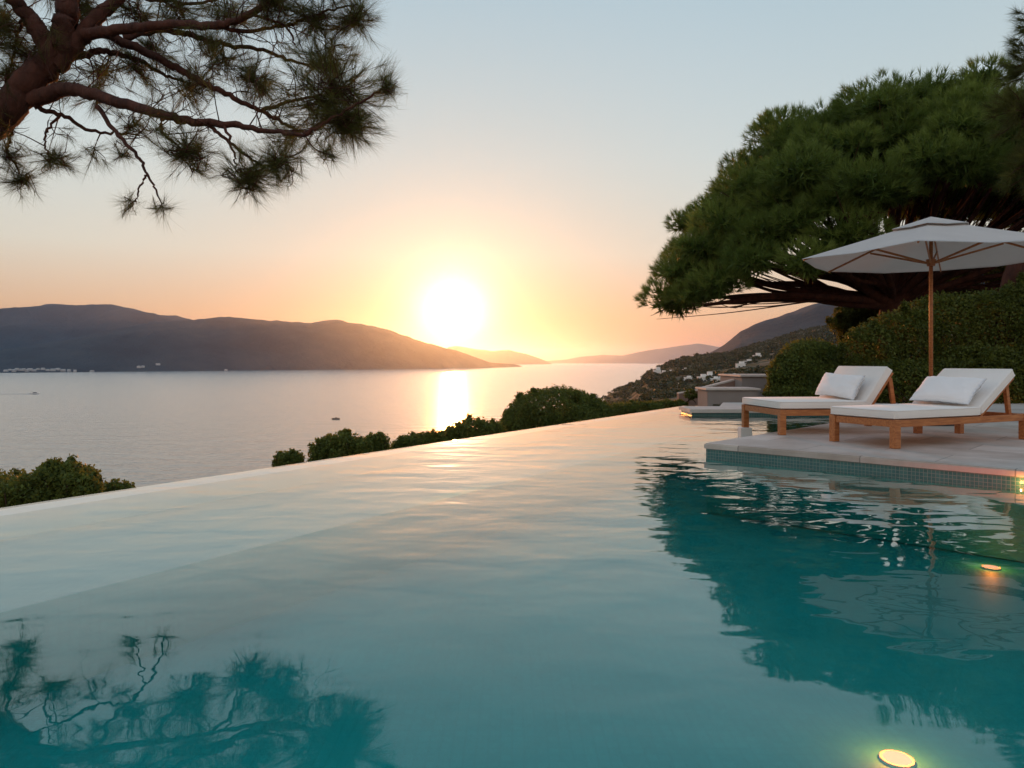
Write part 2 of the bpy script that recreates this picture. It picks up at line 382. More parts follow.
def grid_mesh(name, X, Y, Z, m, kind='structure'):
    n, k = X.shape; V = np.stack([X, Y, Z], -1).reshape(-1, 3)
    i = np.arange(n - 1)[:, None] * k; j = np.arange(k - 1)[None]
    Fc = np.stack([i + j, i + j + 1, i + j + 1 + k, i + j + k], -1).reshape(-1, 4)
    me = np_mesh(name, V, Fc, smooth=True); o = link(name, me, m)
    o['kind'] = kind; return o

def terrain_mat(name, cs, scale, rock=None):
    m, nt, o = mat(name)
    g = N(nt, 'ShaderNodeNewGeometry')
    a = N(nt, 'ShaderNodeTexNoise', {'Vector': g.outputs['Position'], 'Scale': scale, 'Detail': 9, 'Roughness': .65})
    cr = ramp(nt, a.outputs[0], cs)
    b = N(nt, 'ShaderNodeTexNoise', {'Vector': g.outputs['Position'], 'Scale': scale * 6, 'Detail': 8, 'Roughness': .7})
    bp = N(nt, 'ShaderNodeBump', {'Strength': .8, 'Distance': .12 / scale, 'Height': b.outputs[0]})
    p = N(nt, 'ShaderNodeBsdfPrincipled', {'Base Color': cr.outputs[0], 'Roughness': .95, 'Normal': bp.outputs[0], 'Specular IOR Level': .1})
    nt.links.new(p.outputs[0], o.inputs[0]); return m
M['land'] = terrain_mat('scrub_slope', [(.35, (.035, .04, .02)), (.5, (.07, .07, .035)), (.58, (.15, .12, .085)), (.7, (.24, .19, .15))], .06)
M['far'] = terrain_mat('far_hills', [(.38, (.005, .018, .026)), (.52, (.014, .034, .046)), (.66, (.034, .05, .056))], .004)
rr = np.concatenate([np.linspace(.6, 30, 40), np.geomspace(31, 1900, 120)])
th = np.concatenate([np.linspace(-math.pi, -.9, 60), np.linspace(-.88, .85, 330), np.linspace(.87, math.pi, 60)])
TH, RR = np.meshgrid(th, rr); X = RR * np.sin(TH); Y = RR * np.cos(TH)
grid_mesh('ground', X, Y, land(X, Y), M['land'])

# sea: one level sheet out to the horizon
SR = 25000
seao = link('sea', np_mesh('sea', [(-SR, -SR, 0), (SR, -SR, 0), (SR, SR, 0), (-SR, SR, 0)], [(0, 1, 2, 3)]), M['sea'])
seao.location = (0, 0, SEA); seao['kind'] = 'structure'

def far_hill(name, sil, dshore, dridge, seed, rough=1.0, zs=SEA - .5, m='far'):
    """range of hills standing on the far shore: sil = skyline columns and rows, ridge dridge behind the shore"""
    px = np.linspace(sil[0][0], sil[-1][0], 420); ry = np.interp(px, [a for a, b in sil], [b for a, b in sil])
    ry = ry + .45 * rough * vnoise(px / 3.1, px * 0, seed + 3) * np.clip((HY - ry) / 10, 0, 1)
    D0 = np.interp(px, [a for a, b in dshore], [b for a, b in dshore]); D1 = D0 + np.interp(px, [a for a, b in dridge], [b for a, b in dridge])
    rz = CZ - (ry - HY) / F * D1
    T = np.linspace(0, 2, 60)[:, None]
    D = D0 + (D1 - D0) * T
    az = (px - CX) / F
    prof = np.where(T <= 1, np.sin(np.clip(T, 0, 1) * np.pi / 2) ** 1.15, np.cos((np.clip(T, 1, 2) - 1) * np.pi / 2))
    Xx = az * D; Yy = D
    L = D0.mean() / 9
    nz = vnoise(Xx / L, Yy / L, seed); 
    side = np.clip(np.minimum(px - px[0], px[-1] - px) / 12, 0, 1)
    Z = zs + (rz - zs) * prof * (1 + .22 * rough * nz * np.clip(1 - np.abs(T - 1) * .0, 0, 1) * (np.abs(T - 1) > .02) * np.clip(np.abs(T - 1) * 3, 0, 1) * (T < 1.9))
    Z = np.where(T < 1, np.minimum(Z, zs + (rz - zs) * (.06 + .94 * (D / D1)) + 0 * Z), Z)
    Z = zs + (Z - zs) * np.where(side > 0, 1, 1)
    return grid_mesh(name, Xx, Yy, Z, M[m])
far_hill('hill_behind_bay', [(-700, 345), (-350, 322), (-120, 312), (0, 308.5), (41, 305.6), (82, 305), (111, 304), (131, 308.5), (160, 315), (176, 315.5), (189, 318.7), (230, 330), (280, 345), (330, 361)],
         [(-700, 3300), (0, 3600), (330, 4400)], [(-700, 900), (330, 900)], 5)
far_hill('hill_across_bay', [(-800, 330), (-300, 345), (-60, 352), (0, 350), (60, 341), (110, 330), (150, 322.5), (197, 319.5), (221, 316.7), (246, 318.7), (279, 322.8), (312, 325), (336, 321.6), (361, 324), (390, 330),
          (420, 341), (446, 348), (466, 353.6), (490, 362.6), (513, 364), (519, 365.2), (523, 367)],
         [(-800, 2200), (0, 2320), (200, 2800), (420, 3450), (480, 3900), (523, 5000)], [(-800, 700), (300, 800), (420, 600), (470, 300), (523, 60)], 8)
far_hill('headland_across_strait', [(440, 361), (448, 347), (456, 346), (480, 349.7), (492, 351), (509, 349.7), (526, 354), (543, 359.6), (552, 364)],
         [(440, 8800), (552, 9600)], [(440, 900), (552, 500)], 12, .6)
far_hill('mountains_on_horizon', [(535, 364), (545, 360.8), (566, 359.6), (579, 357), (602, 355), (622, 355.6), (646, 350.6), (665, 348), (679, 346), (699, 343.3), (720, 347), (800, 345), (1000, 345), (1300, 348), (1600, 364)],
         [(535, 14500), (700, 13000), (1600, 12500)], [(535, 900), (1600, 1600)], 21, .6)
far_hill('mountain_above_village', [(660, 372), (690, 362), (712, 352), (719, 348), (729, 341), (740, 331.7), (754, 324.7), (766, 320), (778, 317), (809, 305.5), (837, 297.7), (900, 280), (1000, 266), (1200, 262), (1600, 275), (1900, 330)],
         [(660, 1500), (800, 1700), (1900, 1500)], [(660, 700), (800, 900), (1900, 900)], 33, .8, zs=-25)

# ------------------------------------------------------------------ foliage on the slopes (uncountable)
def clump_cloud(name, P, rad, nleaf, size, m, flat=.8):
    """P: centres; every centre gets nleaf leaves over a rounded crown"""
    n = len(P); d = unit(rng.standard_normal((n, nleaf, 3))); r = rng.uniform(.55, 1.05, (n, nleaf, 1)) * rad.reshape(-1, 1, 1)
    d[..., 2] = np.abs(d[..., 2]) * flat - .15
    Q = (P[:, None] + d * r).reshape(-1, 3)
    V = leaf_arrays(Q, np.repeat(size, nleaf), asp=.8); k = len(Q)
    tint = np.repeat(np.repeat(rng.uniform(0, 1, n), nleaf) * .7 + rng.uniform(0, .3, k), 4)
    return np_mesh(name, V, np.arange(4 * k).reshape(-1, 4), tint)
n = 5200
px = rng.uniform(596, 1010, n); D = 90 + (1180 - 90) * rng.uniform(0, 1, n) ** .9
x = (px - CX) / F * D; y = D; z = land(x, y)
clear = vnoise(x / 60, y / 60, 44)
keep = (z > -33.5) & ((clear > -.15) | (D > 430)) & (D < np.interp(px, RPX, RD) + 60) & (D > 130)
x, y, z, D = x[keep], y[keep], z[keep], D[keep]
rad = rng.uniform(1.4, 3.0, len(x)) * np.clip(.5 + D / 900, .55, 1.15)
me = clump_cloud('hillside_woodland', np.stack([x, y, z + rad * .25], 1), rad, 46, np.maximum(.3, rad * .26), M['wood_far'])
o = link('hillside_woodland', me, M['wood_far']); tag(o, 'dark green woodland and scrub covering the hillside above the village', 'woodland', kind='stuff')
# ------------------------------------------------------------------ the pool and its terrace
CA = np.array([.7205, -.6935]); CB = np.array([.69, .724]); DC = np.array([2.05, 7.9])   # deck corner, its two edges
ZD = .13
def line_pt(base, d, t): return (base[0] + d[0] * t, base[1] + d[1] * t)
e0 = line_pt(E0, EU, -16); e1 = line_pt(E0, EU, 13.75)          # ends of the overflow edge
f0 = DC + CA * 17
pool_poly = [e0, e1, (9.5, 16.62), (9.5, 12.5), tuple(DC + CB * 6.5 + CA * .3), tuple(DC + CB * .0 + CA * .3 + CB * .3), tuple(f0 + CB * .3), (f0[0], e0[1])]
# floor
fl_poly = [e0, e1, (9.5, 16.62), (14.5, 9), (14.5, -6), (f0[0], e0[1])]
bm = bmesh.new(); prism(bm, fl_poly, -1.0, -.62); o = from_bm('pool_floor', bm, M['floortile']); o['kind'] = 'structure'
# body of water, 4 mm clear of every wall
bm = bmesh.new()
a0 = np.array(e0) - EN * .30; a1 = np.array(line_pt(E0, EU, 13.7)) - EN * .30
wl = [tuple(np.array(e0) + EN * 0.0), tuple(np.array(e1)), (9.4, 16.60), (9.4, 13.6), (7.2, 13.45), tuple(DC + CB * .004 - CA * .004), tuple(f0 - CB * .004), (f0[0], e0[1])]
wl[4] = tuple(DC + CB * 7.7 - CA * .004)
prism(bm, wl, -.614, 0.0); o = from_bm('pool_water', bm, M['pool']); o['kind'] = 'structure'
# overflow wall: its crest is barely under the water; then the shallow shelf inside it
def strip(s0, s1, t0=-16, t1=13.75):
    return [tuple(E0 + EU * t0 + EN * s0), tuple(E0 + EU * t1 + EN * s0), tuple(E0 + EU * t1 + EN * s1), tuple(E0 + EU * t0 + EN * s1)]
bm = bmesh.new(); prism(bm, strip(-.24, .004), -2.6, -.012)
o = from_bm('overflow_wall', bm, M['pale_paint']); o['kind'] = 'structure'
bm = bmesh.new(); prism(bm, strip(-1.8, -.242), -.9, -.17)
o = from_bm('pool_shelf', bm, M['ledge']); o['kind'] = 'structure'
o.data.materials.append(M['floortile'])
for p_ in o.data.polygons:
    if abs(p_.normal.z) < .5: p_.material_index = 1
# deck: stone slab with a slightly overhanging coping over a mosaic waterline
def slab(name, poly, z0, z1, m, bev=.012):
    bm = bmesh.new(); prism(bm, poly, z0, z1)
    es = [e for e in bm.edges if abs(e.verts[0].co.z - z1) < 1e-5 and abs(e.verts[1].co.z - z1) < 1e-5]
    bmesh.ops.bevel(bm, geom=es, offset=bev, segments=2, affect='EDGES')
    o = from_bm(name, bm, m); o['kind'] = 'structure'; return o
B1 = DC + CB * 7.76
dk = [tuple(DC), tuple(f0), (30, f0[1]), (30, 13.68), (B1[0] + .1, 13.68), tuple(B1)]
slab('deck', dk, .072, ZD, M['deck'])
def inset(c, a, b, k): return tuple(c + CA * a * k + CB * b * k)
bw = [inset(DC, 1, 1, .02), inset(f0, 0, 1, .02), (29.9, f0[1] + .1), (29.9, 13.6), (B1[0] + .15, 13.6), tuple(B1 + CA * .02)]
bm = bmesh.new(); prism(bm, bw, -.61, .07); o = from_bm('pool_wall', bm, M['floortile']); o['kind'] = 'structure'
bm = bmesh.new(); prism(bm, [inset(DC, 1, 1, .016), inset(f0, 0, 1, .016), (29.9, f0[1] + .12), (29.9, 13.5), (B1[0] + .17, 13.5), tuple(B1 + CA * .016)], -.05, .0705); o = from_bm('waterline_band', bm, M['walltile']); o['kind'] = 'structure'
# far terrace: thin raised slab across the end of the pool
slab('far_terrace', [(3.30, 13.70), (30, 13.70), (30, 16.0), (4.55, 16.0), (4.1, 14.65), (3.30, 14.65)], .05, .115, M['coping'])
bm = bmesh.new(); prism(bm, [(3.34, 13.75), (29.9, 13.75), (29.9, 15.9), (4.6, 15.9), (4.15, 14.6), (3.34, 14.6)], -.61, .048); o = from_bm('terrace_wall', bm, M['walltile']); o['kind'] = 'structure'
bm = bmesh.new(); prism(bm, [(4.62, 16.0), (30, 16.0), (45, 40), (18, 34), (8.5, 22), (4.62, 17.6)], -1.0, .02); o = from_bm('garden_ground', bm, M['land']); o['kind'] = 'structure'
bm = bmesh.new(); prism(bm, [(e0[0], e0[1] - .3), (e0[0] - 2, e0[1] - 16), (30, e0[1] - 16), (30, f0[1] - .01), (f0[0] + .01, f0[1] - .01), (f0[0] + .01, e0[1] - .3)], -.9, ZD - .01)
o = from_bm('rear_paving', bm, M['deck']); o['kind'] = 'structure'

# low walls beyond the pool
def wall_thing(name, label, poly, z0, ztops, m, cop=.05, over=.05, group=None):
    """poly: 4 plan corners; ztops: height at each; body under a projecting coping"""
    t = empty(name, (sum(p[0] for p in poly) / 4, sum(p[1] for p in poly) / 4, z0)); tag(t, label, 'wall', group)
    c = t.location; bpy.context.view_layer.update()
    def mk(nm, P, zb, zt, mm):
        bm = bmesh.new(); a = [bm.verts.new((p[0] - c.x, p[1] - c.y, z - c.z)) for p, z in zip(P, zb)]; b = [bm.verts.new((p[0] - c.x, p[1] - c.y, z - c.z)) for p, z in zip(P, zt)]
        bm.faces.new(a[::-1]); bm.faces.new(b)
        for i in range(4): bm.faces.new((a[i], a[(i + 1) % 4], b[(i + 1) % 4], b[i]))
        bmesh.ops.recalc_face_normals(bm, faces=bm.faces)
        bmesh.ops.bevel(bm, geom=bm.edges[:], offset=.008, segments=2, affect='EDGES')
        from_bm(nm, bm, mm, t)
    mk('wall_body', poly, [z0] * 4, ztops, m)
    cx, cy = c.x, c.y
    P2 = [(p[0] + over * (1 if p[0] > cx else -1), p[1] + over * (1 if p[1] > cy else -1)) for p in poly]
    mk('coping', P2, [z + .002 for z in ztops], [z + cop for z in ztops], M['coping'])
    return t
def zrow(py, D): return CZ - (py - HY) / F * D
wall_thing('garden_wall', 'low grey rendered wall with pale coping at the far end of the pool, nearest of the walls',
           [(at(707.5, 0, 17).x, 17), (at(758, 0, 17).x, 17), (at(758, 0, 17).x, 17.9), (at(707.5, 0, 17).x, 17.9)], -.6, [zrow(390.4, 17)] * 4, M['plaster'])
wall_thing('garden_wall', 'tallest grey rendered wall block, standing behind the low wall and beside the round hedge',
           [(at(742, 0, 19).x, 19), (at(790, 0, 19).x, 19), (at(790, 0, 19).x, 21), (at(742, 0, 19).x, 21)], -.6, [zrow(377, 19)] * 4, M['plaster'])
wall_thing('garden_wall', 'brown rendered wall with a sloping pale coping that climbs to the grey block',
           [(at(704, 0, 19.6).x, 19.6), (at(742, 0, 19.6).x - .01, 19.6), (at(742, 0, 19.6).x - .01, 19.9), (at(704, 0, 19.6).x, 19.9)], -1.2, [zrow(389, 19.6), zrow(379, 19.6), zrow(379, 19.6), zrow(389, 19.6)], M['plaster_brown'], cop=.045, over=.0)
wall_thing('garden_wall', 'weathered brown low wall running left from the grey wall, behind the small sunlit plant',
           [(at(679, 0, 22).x, 22), (at(709, 0, 22).x, 22), (at(709, 0, 22).x, 22.3), (at(679, 0, 22).x, 22.3)], -2.2, [zrow(394, 22), zrow(389, 22), zrow(389, 22), zrow(394, 22)], M['plaster_brown'], cop=.03, over=.0)

# pool lights
def pool_light(loc, label, power, rad=.062, normal=None, col=(1, .05, .004)):
    t = empty('pool_light', loc); tag(t, label, 'pool light', 'lit underwater pool lights')
    if normal is not None: t.rotation_euler = Vector(normal).to_track_quat('Z', 'Y').to_euler()
    bm = bmesh.new()
    bmesh.ops.create_cone(bm, segments=32, radius1=rad * 1.10, radius2=rad * 1.04, depth=.016, cap_ends=True)
    for v in bm.verts: v.co.z += .004
    from_bm('rim', bm, M['pale_paint'], t)
    bm = bmesh.new(); bmesh.ops.create_cone(bm, segments=32, radius1=rad, radius2=rad * .8, depth=.012, cap_ends=True)
    for v in bm.verts: v.co.z += .010
    from_bm('lens', bm, M['lens'] if normal is None else M['lens2'], t)
    l = bpy.data.lights.new('pool_lamp', 'POINT'); l.energy = power; l.color = (1, .68, .26); l.shadow_soft_size = .012 if normal is None else .003
    lo = bpy.data.objects.new('pool_lamp', l); C.objects.link(lo); lo.parent = t; lo.location = (0, 0, .10 if normal is None else .045); l.color = col
    return t
m, nt_, o_ = mat('lit_lens'); em = N(nt_, 'ShaderNodeEmission', {'Color': (1, .095, .05, 1), 'Strength': 11.0}); nt_.links.new(em.outputs[0], o_.inputs[0]); M['lens'] = m
m, nt_, o_ = mat('lit_wall_lens'); em = N(nt_, 'ShaderNodeEmission', {'Color': (1, .50, .17, 1), 'Strength': 2.4}); nt_.links.new(em.outputs[0], o_.inputs[0]); M['lens2'] = m
pool_light((at(991, 0, 5.79).x, 5.79, -.62), 'lit round lamp on the pool floor, just below the umbrella reflection', 30.0)
pool_light((at(897, 0, 3.0).x, 3.0, -.62), 'lit round lamp on the pool floor nearest the camera, cut by the bottom edge', 28.0)
lp = DC + CA * 2.83
pool_light((lp[0] + CB[0] * .018, lp[1] + CB[1] * .018, .030), 'small glowing lamp set in the tiled wall under the deck coping', .7, .012, (-CB[0], -CB[1], 0), col=(1, .40, .09))

# ------------------------------------------------------------------ loungers
def rot_box(L, W, H, bev, seg=3, sub=0):
    bm = bmesh.new(); box(bm, (0, 0, 0), (L, W, H), None, bev, seg); return bm
def lounger(x, y, th, w, l, h, bl, ba, label, pl_label, pl_in):
    t = empty('sun_lounger', (x, y, ZD + .001), th); tag(t, label, 'sun lounger', 'sun loungers on the deck')
    # local frame: x runs from the foot to the head, y across
    lg = .075
    for (a, b) in ((0, 0), (0, w - lg), (l - lg, 0), (l - lg, w - lg)):
        bm = bmesh.new(); box(bm, (a, b, 0), (a + lg, b + lg, h), None, .005); from_bm('leg', bm, M['teak'], t)
    bm = bmesh.new(); rz0 = h - .075
    box(bm, (lg + .002, .012, rz0), (l - lg - .002, .042, h - .003), None, .004)
    box(bm, (lg + .002, w - .042, rz0), (l - lg - .002, w - .012, h - .003), None, .004)
    box(bm, (.012, lg + .002, rz0), (.042, w - lg - .002, h - .003), None, .004)
    box(bm, (l - .042, lg + .002, rz0), (l - .012, w - lg - .002, h - .003), None, .004)
    from_bm('frame', bm, M['teak'], t)
    hx = l * .62
    bm = bmesh.new()
    k = 0; sx = .06
    while sx < hx - .05:
        box(bm, (sx, .045, h - .022), (sx + .06, w - .045, h - .004), None, .003); sx += .085
    from_bm('slats', bm, M['teak'], t)
    bm = bmesh.new(); box(bm, (.0, .008, h + .004), (hx, w - .008, h + .098), None, .026, 4)
    for v in bm.verts:
        f = math.sin(math.pi * min(max(v.co.x / hx, 0), 1)) * math.sin(math.pi * min(max(v.co.y / w, 0), 1))
        if v.co.z > h + .06: v.co.z += .008 * f
    sc_o = from_bm('seat_cushion', bm, M['fabric'], t, True)
    def piping(par, z, x0, x1, y0, y1, T=None):
        rr_ = .022; P = []
        for cx_, cy_, a0_ in ((x1 - rr_, y1 - rr_, 0), (x0 + rr_, y1 - rr_, 90), (x0 + rr_, y0 + rr_, 180), (x1 - rr_, y0 + rr_, 270)):
            for k_ in range(5): a_ = R(a0_ + k_ * 22.5); P.append(Vector((cx_ + rr_ * math.cos(a_), cy_ + rr_ * math.sin(a_), z)))
        P.append(P[0]); P = [T @ p for p in P] if T else P
        tb_ = Tubes(); tb_.add(P, .0042, .0042, 6); tb_.build('piping', M['fabric'], par)
    sc_ = sc_o
    piping(sc_, h + .087, .002, hx - .002, .010, w - .010); piping(sc_, h + .017, .002, hx - .002, .010, w - .010)
    # backrest: rises from the hinge
    Mx = Matrix.Translation((hx + .012, 0, h + .012)) @ Matrix.Rotation(-ba, 4, 'Y')
    bm = bmesh.new()
    box(bm, (0, .03, -.035), (bl, .07, -.003), Mx, .004); box(bm, (0, w - .07, -.035), (bl, w - .03, -.003), Mx, .004)
    q = .03
    while q < bl - .05:
        box(bm, (q, .072, -.022), (q + .06, w - .072, -.004), Mx, .003); q += .09
    from_bm('backrest_frame', bm, M['teak'], t)
    bm = bmesh.new(); box(bm, (.004, .008, .0), (bl + .02, w - .008, .095), Mx, .026, 4)
    bc_ = from_bm('back_cushion', bm, M['fabric'], t, True)
    piping(bc_, .084, .006, bl + .018, .010, w - .010, Mx); piping(bc_, .012, .006, bl + .018, .010, w - .010, Mx)
    top = Mx @ Vector((bl * .86, 0, -.036))
    for b in (.075, w - .115):
        bm = bmesh.new(); d = Vector((.06, 0, h - .02 - top.z)); L = d.length
        M2 = Matrix.Translation((top.x, b, top.z)) @ Matrix.Rotation(-math.atan2(d.z, d.x), 4, 'Y')
        box(bm, (0, 0, -.0), (L, .04, .05), M2, .004); from_bm('prop', bm, M['teak'], t)
    # pillow leaning on the backrest: lies on the lounger, a thing of its own
    PW, PH, PT = min(w * .86, .92), (.40 if w < 1 else .33), .17
    bm = bmesh.new(); bmesh.ops.create_grid(bm, x_segments=28, y_segments=18, size=.5)
    top_v = {}; vs = list(bm.verts); 
    for v in vs: v.co = Vector((v.co.x * 2 * .5, v.co.y * 2 * .5, 0))
    bm.free()
    nx, ny = 30, 18; V = []; Fc = []
    def pz(u, v):
        e = max(0, (1 - abs(u) ** 2.6)) ** .5 * max(0, (1 - abs(v) ** 2.6)) ** .5
        return e * PT * .5
    sg = rnd.uniform(0, 6)
    for sd in (1, -1):
        for i in range(nx + 1):
            for j in range(ny + 1):
                u = i / nx * 2 - 1; v = j / ny * 2 - 1
                pinch = 1 - .07 * (1 - v * v) ** 2 * 0
                xx = u * PW / 2 * (1 - .055 * (1 - abs(v)) ** 1.2); yy = v * PH / 2 * (1 - .09 * (1 - abs(u)) ** 1.0)
                wr = .004 * math.sin(9 * u + 5 * v + sg) * (1 - u * u) * (1 - v * v) + .003 * math.sin(21 * v * u + sg)
                V.append((xx, yy, sd * (pz(u, v) + .003) + wr))
    K = (nx + 1) * (ny + 1)
    for sd in range(2):
        for i in range(nx):
            for j in range(ny):
                a = sd * K + i * (ny + 1) + j; f = (a, a + ny + 1, a + ny + 2, a + 1)
                Fc.append(f if sd == 0 else f[::-1])
    def rim(ids):
        for a, b in zip(ids, ids[1:]): Fc.append((a, b, b + K, a + K))
    rim([i * (ny + 1) for i in range(nx + 1)]); rim([(i) * (ny + 1) + ny for i in range(nx, -1, -1)])
    rim([j for j in range(ny, -1, -1)]); rim([nx * (ny + 1) + j for j in range(ny + 1)])
    me = np_mesh('pillow', V, Fc, smooth=True); po = link('pillow', me, M['pillow']); tag(po, pl_label, 'pillow', 'pillows on the sun loungers')
    W = Matrix.Translation((x, y, ZD + .001)) @ Matrix.Rotation(th, 4, 'Z')
    lean = ba + .12
    # pillow local: x across lounger, y up the backrest, z off it
    Xa = Vector((0, 1, 0)); Ya = Vector((math.cos(lean), 0, math.sin(lean))); Za = Xa.cross(Ya)
    if Za.z < 0: Xa = -Xa; Za = -Za
    cpos = Vector((hx - .04 + pl_in, w * .5, h + .10 + PH * .5 * math.sin(lean) * .98)) + Za * .045 + Vector((math.cos(lean) * PH * .5 - .06, 0, 0))
    rotm = Matrix((Xa, Ya, Za)).transposed().to_4x4()
    po.matrix_world = W @ Matrix.Translation(cpos) @ rotm @ Matrix.Rotation(R(rnd.uniform(-2, 2)), 4, 'Z')
    return t
lounger(3.809, 7.342, .434, .82, 2.16, .286, .70, .62, 'teak sun lounger with white cushions nearest the camera, in front of the umbrella pole', 'plump white pillow on the nearer lounger at the right', 0)
lounger(3.163, 8.722, .11, 1.10, 1.80, .301, .52, .98, 'teak sun lounger with white cushions, farther left with one leg over the water', 'plump white pillow on the farther lounger, in front of the round hedge', 0)
fx, fy = 3.163 - math.sin(.11) * 1.06, 8.722 + math.cos(.11) * 1.06
bm = bmesh.new(); box(bm, (-.075, -.075, -.61), (.075, .075, ZD), None, .006)
o = from_bm('plinth', bm, M['white']); o.location = (fx + .03, fy, 0); tag(o, 'small white plinth rising from the water under the farther lounger leg', 'plinth')

# ------------------------------------------------------------------ parasol
PX, PY = at(931, 0, 10.2).x, 10.2
NS, PR, ZE, ZA, ROT = 6, 1.74, 2.30, 2.83, R(176)
t = empty('parasol', (PX, PY, ZD + .001)); tag(t, 'large white parasol on a wooden pole standing behind the nearer lounger', 'parasol')
PZ = 0.0
bm = bmesh.new(); box(bm, (-.24, -.24, 0), (.24, .24, .06), None, .012); from_bm('base', bm, M['metal'], t)
bm = bmesh.new(); r_ = bmesh.ops.create_cone(bm, segments=20, radius1=.035, radius2=.032, depth=.3, cap_ends=True)
for v in bm.verts: v.co.z += .211
from_bm('sleeve', bm, M['metal'], t)
bm = bmesh.new(); bmesh.ops.create_cone(bm, segments=20, radius1=.026, radius2=.024, depth=ZA - .06 - .362, cap_ends=True)
for v in bm.verts: v.co.z += .362 + (ZA - .06 - .362) / 2
from_bm('pole', bm, M['teak'], t, True)
def can(ang, r):
    """height of the cloth: straight along ribs, sagging slightly between them"""
    a = (ang - ROT) / (2 * math.pi / NS); fr = abs(a - round(a)) * 2
    apo = math.cos(math.pi / NS) / math.cos((a - math.floor(a) - .5) * 2 * math.pi / NS)
    rr_ = r * PR * apo
    z = ZA - (ZA - ZE) * (r ** .96) - .05 * fr * r * (1 - .35 * r)
    return (rr_ * math.cos(ang), rr_ * math.sin(ang), z)
def cloth(r0, r1, nr, na, lift=0, th=.004, valance=0):
    V = []; Fc = []
    for k in range(2):
        for i in range(nr + 1):
            r = r0 + (r1 - r0) * i / nr
            for j in range(na):
                a = 2 * math.pi * j / na + ROT; p = can(a, r)
                V.append((p[0], p[1], p[2] + lift - k * th))
    K = (nr + 1) * na
    for k in range(2):
        for i in range(nr):
            for j in range(na):
                a = k * K + i * na + j; b = k * K + i * na + (j + 1) % na; f = (a, b, b + na, a + na)
                Fc.append(f[::-1] if k == 0 else f)
    for i0 in (0, nr):
        for j in range(na):
            a = i0 * na + j; b = i0 * na + (j + 1) % na; f = (a, b, b + K, a + K); Fc.append(f if i0 else f[::-1])
    return V, Fc
V, Fc = cloth(.20, 1.0, 14, NS * 10); link('canopy', np_mesh('canopy', V, Fc), M['canopy'], t)
V, Fc = cloth(.004, .30, 5, NS * 10, lift=.038); link('vent_cap', np_mesh('vent_cap', V, Fc), M['canopy'], t)
HUB = ZE - .07
bm = bmesh.new(); bmesh.ops.create_cone(bm, segments=16, radius1=.05, radius2=.065, depth=.09, cap_ends=True)
for v in bm.verts: v.co.z += HUB
from_bm('hub', bm, M['teak'], t)
bm = bmesh.new(); bmesh.ops.create_cone(bm, segments=16, radius1=.06, radius2=.04, depth=.06, cap_ends=True)
for v in bm.verts: v.co.z += ZA - .05
from_bm('crown_hub', bm, M['teak'], t)
def bar(bm, a, b, w, h):
    a = Vector(a); b = Vector(b); d = b - a; L = d.length; d.normalize()
    sx = d.cross(Vector((0, 0, 1))).normalized(); sz = sx.cross(d)
    Mx = Matrix(((d.x, sx.x, sz.x, a.x), (d.y, sx.y, sz.y, a.y), (d.z, sx.z, sz.z, a.z), (0, 0, 0, 1)))
    box(bm, (0, -w / 2, -h / 2), (L, w / 2, h / 2), Mx, .003)
for k in range(NS):
    a = ROT + 2 * math.pi * k / NS; c_, s_ = math.cos(a), math.sin(a)
    bm = bmesh.new(); bar(bm, (.05 * c_, .05 * s_, ZA - .055), (PR * .985 * c_, PR * .985 * s_, ZE - .014), .018, .026)
    rib = from_bm('rib', bm, M['teak'], t)
    z_at = ZA - .055 + (ZE - .014 - ZA + .055) * .55
    bm = bmesh.new(); bar(bm, (.06 * c_, .06 * s_, HUB), (PR * .55 * c_, PR * .55 * s_, z_at - .02), .02, .028)
    from_bm('strut', bm, M['teak'], t)

# ------------------------------------------------------------------ pines
def needle_tufts(T, Dr, per, L, w, spread=.9, back=.25):
    """T tuft tips, Dr their axes: needles fan out round each axis"""
    n = len(T); D = np.repeat(Dr, per, 0); O = np.repeat(T, per, 0)
    O = O - D * (rng.uniform(0, back, (len(O), 1)))
    d = unit(D + rng.standard_normal(D.shape) * spread)
    L_ = L * rng.uniform(.65, 1.15, len(O))
    return needle_arrays(O, d, L_, w), np.repeat(rng.uniform(0, 1, n), per * 3)

